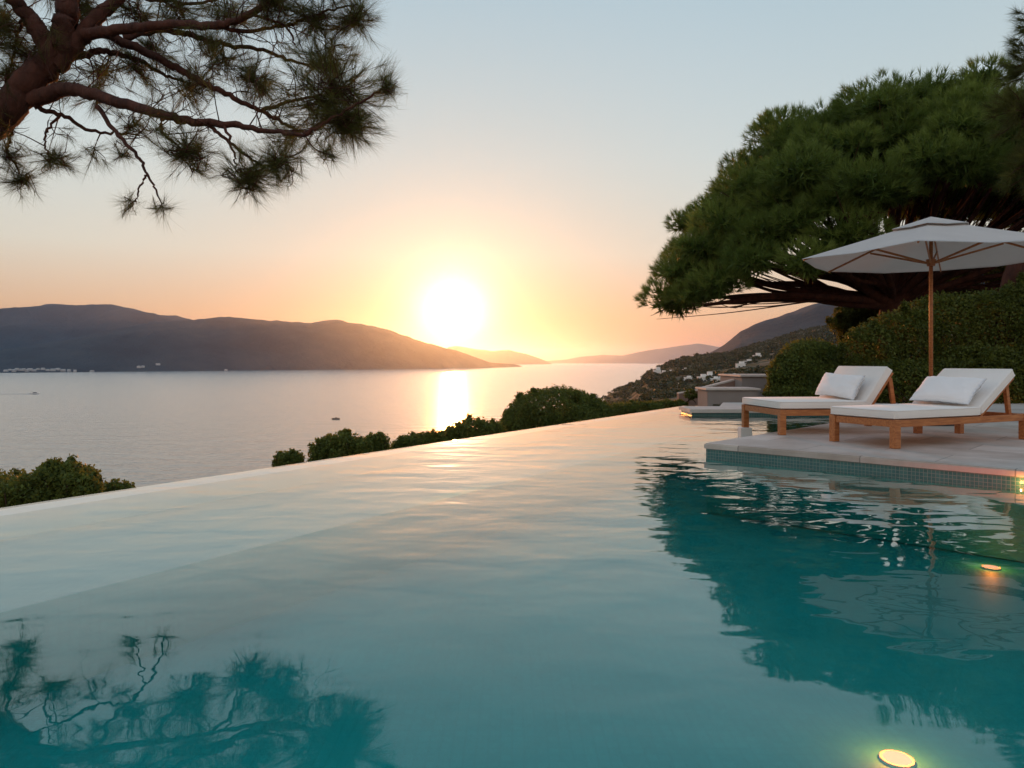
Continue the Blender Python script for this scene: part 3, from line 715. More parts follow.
# overhanging pine at the left, rooted on the slope beyond the overflow edge
BD = 12.0
def bp(zx, zy, d=0.0):
    p = at(zx / 2.438, zy / 2.438, BD); k = (BD + d) / BD
    return np.array([p.x * k, p.y * k, CZ + (p.z - CZ) * k])
pine = empty('pine_tree', (-12.4, 13.5, float(land(-12.4, 13.5)))); tag(pine, 'overhanging pine with dark bare limbs and drooping needle tufts at the upper left', 'pine tree')
limbs = [
 ([(-560, 1500, 3.0), (-480, 1000, 2.4), (-330, 640, 1.5), (-160, 430, .6), (0, 285, 0), (60, 215, 0), (120, 150, 0), (155, 80, 0), (165, 0, 0), (180, -120, .3), (230, -260, .6)], 56, 20),
 ([(125, 130, 0), (95, 75, -.1), (60, 30, -.2), (20, -15, -.4), (-60, -110, -.8)], 26, 12),
 ([(130, 160, 0), (200, 85, .1), (250, 30, .2), (300, -15, .3), (380, -110, .4)], 26, 10),
 ([(205, 85, 0), (300, 72, -.2), (420, 60, -.4), (520, 62, -.5), (610, 35, -.6), (680, -15, -.8), (760, -70, -1)], 15, 5),
 ([(225, 72, 0), (330, 115, .3), (420, 160, .5), (500, 205, .6), (570, 238, .6), (640, 272, .7), (705, 308, .7), (760, 330, .7)], 13, 3),
 ([(80, 245, 0), (125, 228, -.1), (170, 218, -.2), (260, 240, -.4), (380, 275, -.6), (470, 297, -.7), (560, 302, -.8), (640, 318, -.9), (740, 330, -1.1)], 21, 4),
 ([(150, 150, 0), (200, 133, .3), (260, 126, .5), (330, 145, .8), (400, 180, 1.2), (450, 200, 1.4)], 12, 3),
 ([(235, 258, -.3), (290, 330, -.5), (340, 385, -.6), (360, 430, -.7), (390, 478, -.7)], 6, 2),
 ([(360, 425, -.7), (340, 460, -.8), (335, 490, -.8)], 3, 1.5),
 ([(85, 262, 0), (150, 280, .2), (220, 318, .4), (300, 325, .6), (340, 330, .6)], 7, 2),
 ([(60, 255, .1), (30, 320, .5), (20, 370, .7), (50, 425, .9)], 6, 2),
 ([(150, 275, .2), (115, 320, .1), (110, 360, 0), (130, 385, 0)], 4, 1.5),
 ([(300, 92, .3), (400, 72, .6), (480, 90, .8), (560, 112, 1.0), (640, 122, 1.1), (720, 150, 1.2), (780, 170, 1.2)], 10, 3),
 ([(400, 280, -.6), (395, 320, -.7), (430, 350, -.7), (460, 370, -.7)], 5, 2),
 ([(500, 302, -.7), (560, 345, -.8), (620, 395, -.9), (660, 405, -.9)], 5, 2),
 ([(545, 303, -.8), (570, 370, -1), (575, 415, -1)], 4, 1.5),
 ([(640, 270, .7), (700, 250, .6), (770, 235, .5), (830, 225, .5)], 6, 2),
 ([(740, 330, -1), (790, 300, -1), (860, 260, -1), (920, 225, -1), (950, 205, -1)], 5, 2),
 ([(740, 328, -1), (780, 300, -.6), (820, 250, -.4), (810, 170, -.2)], 5, 2),
 ([(520, 62, -.5), (600, 75, -.4), (700, 60, -.3), (790, 30, -.3), (870, 10, -.3)], 6, 2),
 ([(610, 35, -.6), (690, 60, -.6), (720, 110, -.5)], 4, 2),
 ([(60, 30, -.2), (40, 90, .2), (30, 150, .3), (10, 210, .3)], 5, 2),
 ([(300, -15, .3), (380, 0, .5), (470, 10, .5), (560, -10, .5)], 7, 3),
 ([(-20, 330, .2), (-60, 380, .4), (-40, 430, .5)], 6, 2),
]
tb = Tubes(); limb_pts = []
for L, r0, r1 in limbs:
    P = [bp(*q) for q in L]; S = catmull(P, 7); S = [Vector(p) + Vector(rng.normal(0, .012, 3)) for p in S]
    f = BD / F / 2.438
    n = len(S); rad = (r0 + (r1 - r0) * (np.linspace(0, 1, n) ** .8)) * f
    tb.add(S, 0, 0, 10 if r0 > 12 else 7, .03, rad); limb_pts += [np.array(tuple(p)) for p in S if p.z > -.5]
limb_pts = np.array(limb_pts)
clusters = [(805, 245, -.5, 140, 110), (850, 300, -.7, 75, 40), (790, 140, .2, 85, 46), (860, 50, -.2, 75, 34), (770, 40, -.2, 80, 36), (470, 205, 1.3, 70, 34), (620, 190, 1.0, 75, 36), (455, 365, -.7, 78, 42), (600, 425, -1, 70, 36),
            (690, 395, -.9, 62, 30), (320, 492, -.8, 26, 5), (395, 508, -.7, 30, 6), (55, 440, .9, 55, 16), (135, 385, 0, 55, 14), (300, 385, .4, 42, 8), (945, 205, -1, 42, 12), (225, 375, .5, 40, 8),
            (550, 30, .4, 80, 30), (670, 10, -.7, 80, 36), (430, 20, .5, 80, 30), (330, 160, .9, 80, 20), (60, 130, .2, 80, 32), (15, 60, .2, 70, 30), (545, 150, 1.0, 70, 20), (240, 170, 1.5, 90, 20), (330, 40, .8, 90, 30),
            (30, 180, .3, 50, 20), (800, -60, -.3, 100, 40), (650, -90, -.8, 110, 40), (480, -80, .5, 110, 40), (300, -110, .5, 110, 40), (120, -40, .6, 80, 26), (90, -160, .6, 120, 40), (-80, 20, -.3, 120, 40), (-90, 200, .4, 110, 34), (-60, 400, .5, 70, 20),
            (800, 385, -1, 34, 7), (150, 210, .9, 60, 14), (230, 235, .9, 60, 10), (700, 330, .6, 60, 16), (20, 385, .7, 55, 12), (390, 130, 1.1, 70, 18), (330, 300, .6, 70, 12), (200, 30, .7, 60, 20), (520, 100, .9, 60, 16)]
TT = []; TD = []
for cx, cy, cd, cr, cn in clusters:
    c = bp(cx, cy, cd); rw = cr * 1.3 * BD / F / 2.438
    cand = limb_pts[np.argsort(np.linalg.norm(limb_pts - c, axis=1))[:4]]
    base = cand[0]; cen = c * .75 + base * .25
    if np.linalg.norm(base - cen) > .05: tb.add(catmull([base, (base + cen) / 2 + rng.normal(0, .05, 3), cen], 4), .012, .008, 5)
    prev = []
    cn = int(cn * 1.7) if cn > 9 else cn
    for k in range(cn):
        d = unit(rng.standard_normal(3)); e = c + d * rw * rng.uniform(.3, .88) * np.array([1, 1, .85])
        st = cen if k < 5 or not prev else prev[rng.integers(len(prev))]
        mid = (st + e) / 2 + rng.normal(0, .035, 3) + np.array([0, 0, -.02])
        S = catmull([st, mid, e], 4); tb.add(S, .008, .0035, 4); prev.append(mid)
        ax = unit(.7 * unit(e - mid) + .9 * unit(e - c)); TT.append(e); TD.append(ax)
        if rng.uniform() < .5: TT.append(mid + rng.normal(0, .03, 3)); TD.append(unit(e - st + rng.normal(0, .2, 3)))
for q in range(190):
    i = rng.integers(len(limb_pts)); a = limb_pts[i]
    if a[0] > at(300, 0, 12).x: continue
    if a[2] < 4.3: continue
    d = unit(np.array([rng.normal(.35, .6), rng.normal(0, .6), rng.normal(-.1, .7)])); L = rng.uniform(.35, .95)
    if a[2] + d[2] * L < 4.5: d[2] = abs(d[2]) * .3
    b = a + d * L * .5 + rng.normal(0, .05, 3); c = a + d * L + rng.normal(0, .1, 3)
    tb.add(catmull([a, b, c], 4), .011, .004, 4)
    for k in range(4):
        e = (b if k < 2 else c) + unit(d + rng.normal(0, .8, 3)) * rng.uniform(.15, .4); f = b if k < 2 else c
        tb.add(catmull([f, (e + f) / 2 + rng.normal(0, .03, 3), e], 3), .006, .003, 4)
        if rng.uniform() < .32: TT.append(e); TD.append(unit(e - f))
tb.build('trunk', M['bark'], pine)
TT = np.array(TT); TD = np.array(TD)
h_ = rng.permutation(len(TT)); k_ = len(TT) // 3      # young short tufts, full ones, thin long ones
V, tint = zip(*[needle_tufts(TT[h_[:k_]], TD[h_[:k_]], 30, .24, .0036, .55, .3), needle_tufts(TT[h_[k_:2 * k_]], TD[h_[k_:2 * k_]], 52, .36, .0036, .38, .24), needle_tufts(TT[h_[2 * k_:]], TD[h_[2 * k_:]], 34, .42, .0034, .32, .34)])
V = np.concatenate(V); tint = np.concatenate(tint)
ob = link('needles', np_mesh('needles', V, np.arange(len(V)).reshape(-1, 3), tint), M['needles'], pine)
for ch in pine.children: ch.location = -pine.location

# umbrella pine behind the hedge
def umbrella_pine(cx, cy, Rx, Ry, ztop, fork, base, label, npuff, seed, droopL=.7, per=150, xcut=None, rim0=.56):
    global rng
    rng = np.random.default_rng(seed)
    t = empty('pine_tree', base); tag(t, label, 'pine tree')
    puffs = []; tries = 0
    while len(puffs) < npuff and tries < 20000:
        tries += 1
        a = rng.uniform(0, 2 * math.pi); r = math.sqrt(rng.uniform(0, 1)); ca, sa = math.cos(a), math.sin(a)
        left = max(0, -ca) ** 1.5
        h = (ztop - CZ)
        drop = r ** 2.9 * (h * rim0 * (1 - (.8 if sa > 0 else .5) * abs(sa)) + droopL * left) + .32 * rng.standard_normal() * (1 - .4 * r)
        pr = rng.uniform(.75, 1.5) * (1 - .2 * r)
        p = np.array([cx + Rx * r * ca, cy + Ry * r * sa, ztop - pr * .8 - drop - (rng.choice([0, 0, .9, 1.4]) * (1 - .4 * r) if left < .3 or r < .6 else rng.uniform(0, 2.3))])
        if p[2] < 3.0: continue
        if all(np.linalg.norm((p - q[0])) > .62 * (pr + q[1]) * .96 for q in puffs): puffs.append((p, pr, r))
    tb = Tubes(); fork = np.array(fork)
    tb.add(catmull([Vector(base) - Vector((0, 0, .5)), (Vector(base) + Vector(fork)) / 2 + Vector((.1, 0, 0)), Vector(fork)], 8), .52, .40, 12, .03)
    for (p, pr, r) in puffs:
        if rng.uniform() > .42: continue
        e = p - np.array([0, 0, pr * .25]); d = e - fork
        m1 = fork + d * .3 + np.array([0, 0, .25 - .35 * r]) + rng.normal(0, .18, 3); m2 = fork + d * .68 + np.array([0, 0, -.35]) + rng.normal(0, .22, 3)
        m1[2] = max(m1[2], fork[2] + .1); m2[2] = max(m2[2], fork[2] + .2)
        S = catmull([fork + rng.normal(0, .08, 3), m1, m2, e], 7); n = len(S)
        tb.add(S, 0, 0, 6, .04, .13 * (1 - np.linspace(0, 1, n)) ** .8 * (.55 + .5 * rng.uniform()) + .018)
        for q in range(5):
            s = np.array(tuple(S[rng.integers(n // 3, n - 1)])); ee = p + unit(rng.standard_normal(3)) * pr * np.array([1, 1, .5]) + np.array([0, 0, -.2])
            tb.add(catmull([s, (s + ee) / 2 + rng.normal(0, .1, 3) - np.array([0, 0, .1]), ee], 4), .025, .008, 4)
    # bigger limbs
    for (px_, py_, D_) in ((705, 305, 23), (745, 285, 25), (800, 262, 22), (980, 262, 22)):
        e = np.array(at(px_, py_, D_)); d = e - fork
        if abs(d[0]) > Rx: continue
        tb.add(catmull([fork, fork + d * .25 + np.array([0, 0, .05]), fork + d * .6 + np.array([0, 0, .25]), e], 8), .24, .05, 9, .04)
    tb.build('trunk', M['bark'], t)
    VV = []; tt = []
    nf = 0; cv = []; cf = []
    for (p, pr, r) in puffs:
        n = int(per * pr * pr * 1.15)
        d = unit(rng.standard_normal((n, 3)) * np.array([1, 1, .9])); d[:, 2] = np.where(d[:, 2] < -.25, -d[:, 2] * .6, d[:, 2]); d = unit(d)
        lump = 1 + .08 * np.sin(d[:, 0] * 7 + p[0] * 3) * np.sin(d[:, 1] * 6 + p[1]) + .06 * rng.standard_normal(n)
        T = p + d * (pr * .95 * lump)[:, None] * np.array([1.15, 1.15, .82])
        ax = unit(d + np.array([0, 0, .45]) + rng.normal(0, .2, d.shape))
        v, ti = needle_tufts(T, ax, 20, .27, .016, .42, .14)
        VV.append(v); tt.append(ti * .45 + rng.uniform(0, .65))
        # dense core of darker, wider needles inside each puff
        k = int(n * .9); dd = unit(rng.standard_normal((k, 3))); Q = p + dd * pr * .62 * rng.uniform(.3, 1.1, (k, 1)) * np.array([1.1, 1.1, .7])
        v, ti = needle_tufts(Q, unit(dd + np.array([0, 0, .3])), 12, .30, .06, .8, .1)
        VV.append(v); tt.append(ti * .3)
    V = np.concatenate(VV); tt = np.concatenate(tt)
    link('crown', np_mesh('crown', V, np.arange(len(V)).reshape(-1, 3), tt), M['needles2'], t)
    for ch in t.children: ch.location = -t.location
    return t
fk = at(893, 303, 24); bs = at(893, 303, 24); bs.z = 0.0
umbrella_pine(13.45, 24.5, 8.2, 5.4, 9.65, tuple(fk), tuple((fk.x - .1, 24.2, 0.0)), 'broad umbrella pine with dense green crown rising behind the hedge and parasol', 215, 5)
# second pine at the right edge: trunk between hedge and frame, crown mostly out of frame
b2 = at(1003, 300, 17.5)
rng = np.random.default_rng(77)
t2 = empty('pine_tree', (b2.x, b2.y, 0.0)); tag(t2, 'pine cut by the right edge, its loose needle tufts hanging above the parasol', 'pine tree')
tb = Tubes()
tb.add(catmull([(b2.x, b2.y, -.3), (b2.x + .05, b2.y, 1.5), (b2.x + .25, b2.y, 3), (b2.x + .9, b2.y - .3, 5), (b2.x + 1.5, b2.y - .5, 8), (b2.x + 1.8, b2.y - .5, 11)], 8), .30, .12, 10, .03)
TT = []; TD = []
for px_, py_, D_, cr, cn in [(1040, 60, 15, .9, 90), (1032, 110, 15, .75, 80), (1045, 165, 15.3, .7, 70), (1060, 20, 15, 1.0, 90), (1085, 100, 15.5, 1.1, 110), (1110, 180, 16, 1.1, 80), (1130, 30, 16, 1.3, 110), (1170, 110, 16, 1.3, 100), (1200, 20, 17, 1.4, 100), (1230, 150, 17, 1.2, 80), (1290, 70, 18, 1.5, 100), (1160, -60, 17, 1.5, 100)]:
    c = np.array(at(px_ + (4 if py_ < 70 else -8), py_, D_)); st = np.array([b2.x + 1.2, b2.y - .4, min(c[2] - .2, 8.5)])
    tb.add(catmull([st, (st + c) / 2 + np.array([0, 0, -.2]), c], 6), .07, .02, 6)
    for k in range(cn):
        e = c + unit(rng.standard_normal(3)) * cr * rng.uniform(.3, .95); tb.add(catmull([c, (c + e) / 2 + rng.normal(0, .05, 3), e], 3), .014, .005, 4)
        TT.append(e); TD.append(unit(e - c + np.array([-.1, 0, .15])))
tb.build('trunk', M['bark'], t2)
V, tint = needle_tufts(np.array(TT), np.array(TD), 80, .30, .008, .6, .16)
link('needles', np_mesh('needles', V, np.arange(len(V)).reshape(-1, 3), tint), M['needles'], t2)
for ch in t2.children: ch.location = -t2.location

# ------------------------------------------------------------------ hedges and shrubs
def bush(name, label, blobs, nl, size, m, cat='shrub', group=None, seed=0, stems=True, fill=.35, lift=0):
    """blobs = [(centre, (rx, ry, rz))]; leaves fill the shell of the united lobes"""
    global rng
    rng = np.random.default_rng(seed + 100)
    c0 = np.mean([b[0] for b in blobs], axis=0); zb = min(b[0][2] - b[1][2] for b in blobs)
    g = float(land(c0[0], c0[1])) if c0[1] < 14 or c0[0] < 4.6 else 0.0
    t = empty(name, (c0[0], c0[1], g)); tag(t, label, cat, group)
    if group == 'shrubs beyond the overflow edge':      # leafy down to the slope it stands on
        low_ = []
        for (c, r) in blobs:
            z = c[2]; gz = float(land(c[0], c[1]))
            while z - r[2] > gz + .05 and len(low_) < 60:
                z -= r[2] * .9; low_.append(((c[0], c[1], z), (r[0] * 1.02, r[1] * 1.02, r[2])))
        nl = int(nl * (1 + 1.0 * len(low_) / len(blobs))); blobs = blobs + low_
    area = np.array([b[1][0] * b[1][2] + b[1][1] * b[1][2] + b[1][0] * b[1][1] for b in blobs]); cnt = (nl * area / area.sum()).astype(int)
    P = []
    for (c, r), k in zip(blobs, cnt):
        for q in range(9):      # small leading shoots break the outline
            d = unit(rng.standard_normal(3)); d[2] = abs(d[2]) * .9; d = unit(d); rs = min(r) * rng.uniform(.12, .30) * (.6 if max(r) > .6 else 1)
            P.append(np.array(c) + d * np.array(r) * rng.uniform(.88, 1.12 if max(r) < .6 else 1.02) + unit(rng.standard_normal((int(k * .05), 3))) * rs * rng.uniform(.2, 1, (int(k * .05), 1)) * np.array([.8, .8, 1.3]))
        d = unit(rng.standard_normal((k, 3))); rr_ = rng.uniform(fill, 1.0, (k, 1)) ** .6
        lump = 1 + .10 * vnoise(d[:, 0] * 3 + c[0] * 2, d[:, 2] * 3 + d[:, 1] * 2, seed)[:, None]
        P.append(np.array(c) + d * rr_ * lump * np.array(r))
    P = np.concatenate(P); P = P[P[:, 2] > g - .02]
    # leaves gather in sprays
    P = P + rng.normal(0, size * .8, P.shape)
    V = leaf_arrays(P, size, asp=.55)
    tint = np.repeat(rng.uniform(0, 1, len(P)), 4)
    if stems:
        tb = Tubes()
        for (c, r) in blobs:
            for q in range(5):
                d = unit(rng.standard_normal(3)); d[2] = abs(d[2]); e = np.array(c) + d * np.array(r) * .85
                b0 = np.array([c[0] + rng.normal(0, r[0] * .12), c[1] + rng.normal(0, r[1] * .12), g - .05])
                tb.add(catmull([b0, (b0 + e) / 2 + rng.normal(0, .05, 3), e], 4), .022, .006, 5)
        tb.build('stems', M['stem'], t)
    link('foliage', np_mesh('foliage', V, np.arange(len(V)).reshape(-1, 4), tint), m, t)
    for ch in t.children: ch.location = -t.location
    return t
def B(px, py, D, rx, ry=None, rz=None):
    p = at(px, py, D); s = D / F
    return (tuple(p), (rx * s, (ry or rx) * s, (rz or rx) * s))
bush('round_hedge', 'rounded clipped bush with sun-gilded edges, beside the grey wall and behind the farther lounger', [B(806, 372, 17.2, 34, 34, 31), B(795, 380, 17.0, 25, 24, 24), B(822, 374, 17.3, 27, 26, 30), B(800, 392, 17, 34, 30, 14)], 42000, .034, M['shrub'], 'bush', seed=1, fill=.7)
bush('hedge', 'tall dark dense hedge behind both loungers and the parasol pole', [B(872, 362, 16.6, 32, 30, 38), B(902, 352, 16.7, 34, 30, 44), B(940, 341, 16.8, 42, 36, 46), B(985, 338, 17, 55, 40, 46), B(1040, 330, 17, 60, 40, 52), B(1100, 325, 17, 70, 40, 55), B(1170, 320, 17.2, 70, 40, 60),
     B(910, 385, 16.0, 60, 30, 26), B(980, 380, 16.0, 60, 30, 34), B(1050, 375, 16.0, 60, 30, 34), B(1130, 375, 16.0, 70, 30, 36), B(860, 385, 16.6, 32, 24, 24)], 150000, .036, M['hedge'], 'hedge', seed=2, fill=.72)
bush('background_tree', 'small rounded light green tree between the mountain and the pine trunk', [B(866, 315, 30, 28, 26, 22), B(850, 322, 30, 20, 20, 14), B(880, 322, 30, 24, 20, 18), B(868, 340, 30, 30, 20, 14)], 26000, .055, M['shrub'], 'tree', seed=3)
bush('background_tree', 'dim green tree at the right edge, behind the hedge and under the parasol canopy', [B(985, 292, 28, 50, 40, 34), B(1040, 280, 28, 50, 40, 40), B(1100, 270, 28, 60, 40, 50), B(1160, 280, 28, 60, 40, 50), B(940, 300, 29, 30, 30, 22)], 60000, .06, M['hedge'], 'tree', seed=4)
gs = 'shrubs beyond the overflow edge'
bush('shrub', 'low dense shrub at the left edge of the photo beyond the pool edge', [B(5, 492, 7.8, 34, 34, 20), B(25, 492, 7.6, 24, 24, 16), B(-40, 490, 8, 50, 40, 28), B(5, 530, 7.8, 40, 40, 30)], 9000, .022, M['shrub'], group=gs, seed=5)
bush('shrub', 'tallest leafy shrub of the group at the lower left of the bay', [B(62, 480, 7.7, 22, 24, 19), B(48, 476, 7.7, 12, 14, 10), B(75, 484, 7.6, 18, 20, 15), B(60, 510, 7.6, 30, 26, 26), B(52, 466, 7.7, 7, 7, 6), B(88, 492, 7.5, 14, 14, 12)], 9000, .022, M['shrub'], group=gs, seed=6)
bush('shrub', 'small rounded shrub just right of the tallest left shrub', [B(86, 482, 8.2, 13, 14, 13), B(88, 500, 8.2, 16, 16, 14)], 3500, .022, M['shrub'], group=gs, seed=7)
bush('shrub', 'sparse tuft of twigs rising over the edge beside the left shrubs', [B(117, 488, 8.2, 13, 10, 6), B(110, 500, 8.2, 16, 12, 8)], 1200, .022, M['shrub'], group=gs, seed=8)
bush('shrub', 'little shrub at the left end of the middle shrub row', [B(290, 459, 10.8, 13, 12, 7), B(282, 463, 10.8, 8, 8, 6), B(292, 472, 10.8, 16, 12, 10)], 3500, .026, M['shrub'], group=gs, seed=9)
bush('shrub', 'round green shrub, highest of the middle row below the small boat', [B(342, 447, 11, 22, 20, 15), B(326, 452, 11, 16, 14, 11), B(356, 450, 11, 14, 14, 11), B(340, 468, 11, 28, 18, 14)], 9000, .026, M['shrub'], group=gs, seed=10)
bush('shrub', 'spiky small shrub right of the round middle shrub', [B(377, 443, 11.6, 13, 12, 9), B(368, 448, 11.6, 9, 9, 8), B(378, 456, 11.6, 17, 12, 10)], 4200, .026, M['shrub'], group=gs, seed=11)
bush('shrub', 'very low scrub left of the sun-glare shrub', [B(420, 440, 12.4, 22, 12, 5), B(402, 446, 12.4, 12, 8, 4), B(436, 437, 12.4, 10, 8, 6), B(420, 452, 12.4, 30, 12, 8)], 3800, .026, M['shrub'], group=gs, seed=12)
bush('shrub', 'orange-lit shrub beneath the sun glitter on the sea', [B(474, 430, 13.5, 25, 20, 12), B(455, 436, 13.5, 14, 12, 8), B(492, 433, 13.5, 13, 12, 9), B(470, 448, 13.5, 34, 20, 12)], 9000, .028, M['shrub'], group=gs, seed=13)
bush('shrub', 'large domed dark bush rising in the middle of the pool edge', [B(556, 418, 18.5, 52, 46, 29), B(526, 424, 18.3, 26, 30, 17), B(585, 420, 18.6, 30, 30, 24), B(556, 436, 18.4, 58, 40, 24)], 60000, .034, M['shrub'], group=gs, seed=14, fill=.7)
bush('hedge', 'low sunlit green hedge running along the pool edge toward the walls', [B(615, 412, 20, 24, 14, 9), B(640, 409, 20.5, 26, 14, 8), B(665, 406, 21, 22, 14, 6), B(600, 420, 19.8, 20, 14, 12)], 16000, .03, M['shrub'], 'hedge', seed=15)
bush('shrub', 'small golden plant standing before the weathered brown wall', [B(692, 398, 20.8, 8, 6, 8), B(690, 404, 20.8, 9, 6, 8)], 1800, .03, M['hedge'], seed=16)

# ------------------------------------------------------------------ village on the slope
def house(px, py, w, h, d, label, name='white_house', wins=2, D=None, group='white houses of the hillside village', roof='flat', rz=0):
    p = hit(px, py) if D is None else at(px, py, D); s = (p.y / F) * 1.4
    W, H, Dp = w * s, h * s, d * s
    t = empty(name, (p.x, p.y, p.z - H * .45), rz); tag(t, label, 'house', group)
    bm = bmesh.new(); box(bm, (-W / 2, -Dp / 2, -H), (W / 2, Dp / 2, H)); box(bm, (-W * .12, -Dp * .3, H + .002), (W * .42, Dp * .3, H * 1.45)); from_bm('walls', bm, M['white'], t)
    bm = bmesh.new(); box(bm, (-W / 2 - .15, -Dp / 2 - .15, H + .003), (W / 2 + .15, Dp / 2 + .15, H + .25)); from_bm('parapet', bm, M['white'], t)
    for k in range(wins):
        x = (k + .5) / wins * W - W / 2; bm = bmesh.new(); box(bm, (x - W * .09, -Dp / 2 - .06, H * .1), (x + W * .09, -Dp / 2 - .004, H * .62)); from_bm('window', bm, M['glass'], t)
    bm = bmesh.new(); box(bm, (W * .02, -Dp / 2 - .07, -H * .55), (W * .16, -Dp / 2 - .004, 0)); from_bm('door', bm, M['stem'], t)
    return t
HS = [(657, 374, 5, 5, 4, 'white house nearest the sea on the ridge, leftmost of the hillside village'), (663, 376, 4, 4, 4, 'low white house beside the leftmost hillside house'), (670, 374, 3, 3, 3, 'tiny pale house right of the two ridge houses'),
      (685, 372, 3, 3, 3, 'lone small pale house high above the ridge houses'), (648, 383, 3, 3, 3, 'small pale house low on the headland scrub'), (688, 380, 5, 3, 4, 'low pale house at the left of the main village row'),
      (692, 378.5, 4, 3, 4, 'pale house just above the left of the main village row'), (702, 381, 6, 5, 5, 'bright white house at the left of the cluster above the brown wall'), (708.5, 380, 6, 6, 5, 'largest white house in the cluster above the brown wall'),
      (715, 382, 5, 4, 5, 'white house at the right of the cluster above the brown wall'), (720.5, 380.5, 4, 3, 4, 'small white house right of the cluster, over the sloping coping'), (679, 387, 3, 3, 3, 'dim pale house below the main village row'),
      (727, 378, 4, 3, 3, 'pale house above the sloping coping, toward the grey block'), (734, 377, 3, 2.6, 3, 'pale house close above the grey wall block'),
      (740.5, 367, 6, 4, 4, 'white house lowest of the three climbing the slope'), (748, 363.5, 5, 3, 4, 'white house in the middle of the three climbing the slope'), (757, 358.5, 5, 4, 4, 'white house highest up the slope, left of the round hedge')]
for i, a in enumerate(HS): house(*a[:5], a[5], wins=2 if a[2] >= 5 else 1)

# town on the far shore: a few pixels wide, walls with a pitched roof in one piece each
m, nt_, o_ = mat('far_house'); p_ = N(nt_, 'ShaderNodeBsdfPrincipled', {'Base Color': (.42, .42, .42, 1), 'Roughness': .9}); nt_.links.new(p_.outputs[0], o_.inputs[0]); M['farhouse'] = m
def gable():
    V = [(-1, -1, -1), (1, -1, -1), (1, 1, -1), (-1, 1, -1), (-1, -1, .5), (1, -1, .5), (1, 1, .5), (-1, 1, .5), (-1.08, 0, 1), (1.08, 0, 1)]
    bm = bmesh.new(); v = [bm.verts.new(a) for a in V]
    for f in ((3, 2, 1, 0), (0, 1, 5, 4), (2, 3, 7, 6), (1, 2, 6, 9, 5), (3, 0, 4, 8, 7), (4, 5, 9, 8), (6, 7, 8, 9)): bm.faces.new([v[k] for k in f])
    me = bpy.data.meshes.new('far_house'); bm.to_mesh(me); bm.free(); me.materials.append(M['farhouse']); return me
gm = gable(); rr2 = random.Random(3)
for i in range(22):
    px = (6, 10, 14, 17, 21, 24, 27, 30, 34, 38, 43, 48, 53, 58, 63, 69, 75, 92, 139, 143, 158, 226)[i]
    py = 371.2 - (rr2.uniform(0, 2.4) if px < 60 else rr2.uniform(0, 1.0)) + (-4 if px in (139, 143) else (-6 if px == 158 else 0)) - (0.8 if px > 200 else 0)
    D = 2310 + max(0, px) * 2.0; p = at(px, py, D - 6)
    o = bpy.data.objects.new('shore_house', gm); C.objects.link(o); o.location = p; o.scale = (rr2.uniform(4, 7), 4, rr2.uniform(2.6, 4.4)); o.rotation_euler = (0, 0, rr2.uniform(-.5, .5))
    if i < 18: tag(o, 'one of the tiny pale houses of the town along the far left shore', 'house', 'tiny houses of the far shore town')
    else: tag(o, ('pale house left of a close pair, alone on the dark far slope', 'pale house right of a close pair, alone on the dark far slope', 'single pale house standing high on the dark far slope', 'single tiny pale house at the foot of the far hill, far right of the town')[i - 18], 'house')

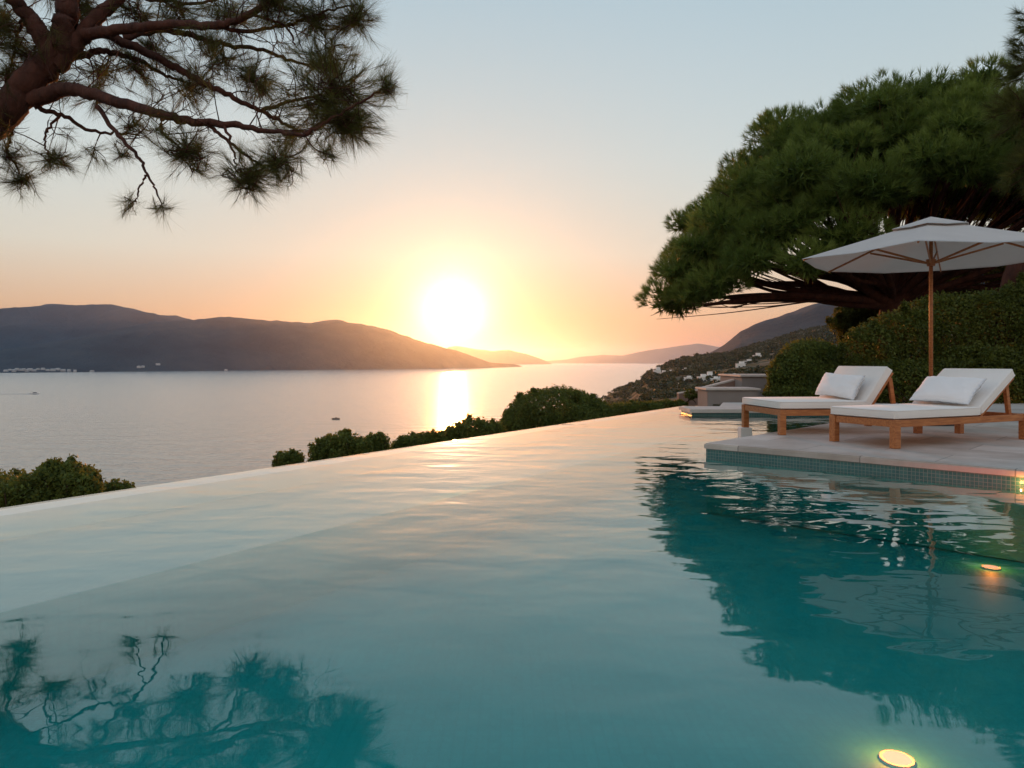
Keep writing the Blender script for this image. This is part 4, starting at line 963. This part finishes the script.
# ------------------------------------------------------------------ boats
def hull(L, Wd, H, name, parent, m):
    n = 14; V = []; 
    for i in range(n + 1):
        u = i / n; b = Wd / 2 * (1 - max(0, (u - .45) / .55) ** 2.2) * (.86 + .14 * min(1, u * 4)); sh = H * (1 + .25 * u * u)
        x = (u - .5) * L
        V += [(x, -b, sh), (x, -b * .8, .1), (x, 0, -.25), (x, b * .8, .1), (x, b, sh), (x, b * .85, sh - .12), (x, 0, sh - .25), (x, -b * .85, sh - .12)]
    Fc = []
    for i in range(n):
        for j in range(8): a = i * 8 + j; b2_ = i * 8 + (j + 1) % 8; Fc.append((a, b2_, b2_ + 8, a + 8))
    me = np_mesh(name, V, Fc); return link(name, me, m, parent)
p = at(336, 419.3, 461); t = empty('small_boat', (p.x, p.y, SEA), R(8)); tag(t, 'small dark open boat drifting on the calm sea above the middle shrubs', 'boat')
hull(4.6, 1.7, .7, 'hull', t, M['boat']); bm = bmesh.new(); box(bm, (-.5, -.5, .5), (.7, .5, 1.25), None, .08); from_bm('console', bm, M['boat'], t)
bm = bmesh.new(); box(bm, (-2.55, -.2, .1), (-2.25, .2, 1.05), None, .05); from_bm('outboard', bm, M['metal'], t)
p = at(35, 394.3, 815); t = empty('motor_boat', (p.x, p.y, SEA), 0); tag(t, 'motor boat trailing a long wake across the bay at the left', 'boat')
hull(9.5, 2.9, 1.1, 'hull', t, M['boat_white']); bm = bmesh.new(); box(bm, (-1.8, -1.0, .9), (1.4, 1.0, 2.1), None, .15); from_bm('cabin', bm, M['boat'], t)
bm = bmesh.new(); box(bm, (-1.5, -1.1, 2.15), (.9, 1.1, 2.25), None, .04); from_bm('roof', bm, M['boat_white'], t)
xs = np.linspace(0, 1, 60); V = []
for u in xs:
    xx = p.x - 5 - u * 62; hw = .7 + 3.2 * u; V += [(xx, p.y - hw - 5 * u, SEA + .05), (xx, p.y - 5 * u, SEA + .32 * (1 - u) + .05), (xx, p.y + hw - 5 * u, SEA + .05)]
Fc = []
for i in range(59):
    for j in range(2): a = i * 3 + j; Fc.append((a, a + 1, a + 4, a + 3))
o = link('wake', np_mesh('wake', V, Fc, smooth=True), water_mat('wake_water', [(1.2, .5, (1, 1, 1), 0)], .4, base=(.10, .12, .13), maxf=.5)); tag(o, 'long low wake trailing left behind the motor boat', 'wake', kind='stuff')

# ------------------------------------------------------------------ evening haze over the bay
bm = bmesh.new(); box(bm, (-SR - 60, -SR - 60, -42), (SR + 60, SR + 60, 400))
m, nt_, o_ = mat('haze_air')
pv = N(nt_, 'ShaderNodeVolumePrincipled', {'Color': (.42, .60, .95, 1), 'Density': 5.5e-5, 'Anisotropy': .84}); nt_.links.new(pv.outputs[0], o_.inputs['Volume'])
o = from_bm('haze', bm, m); tag(o, 'thin warm evening haze over the bay', 'haze', kind='stuff')
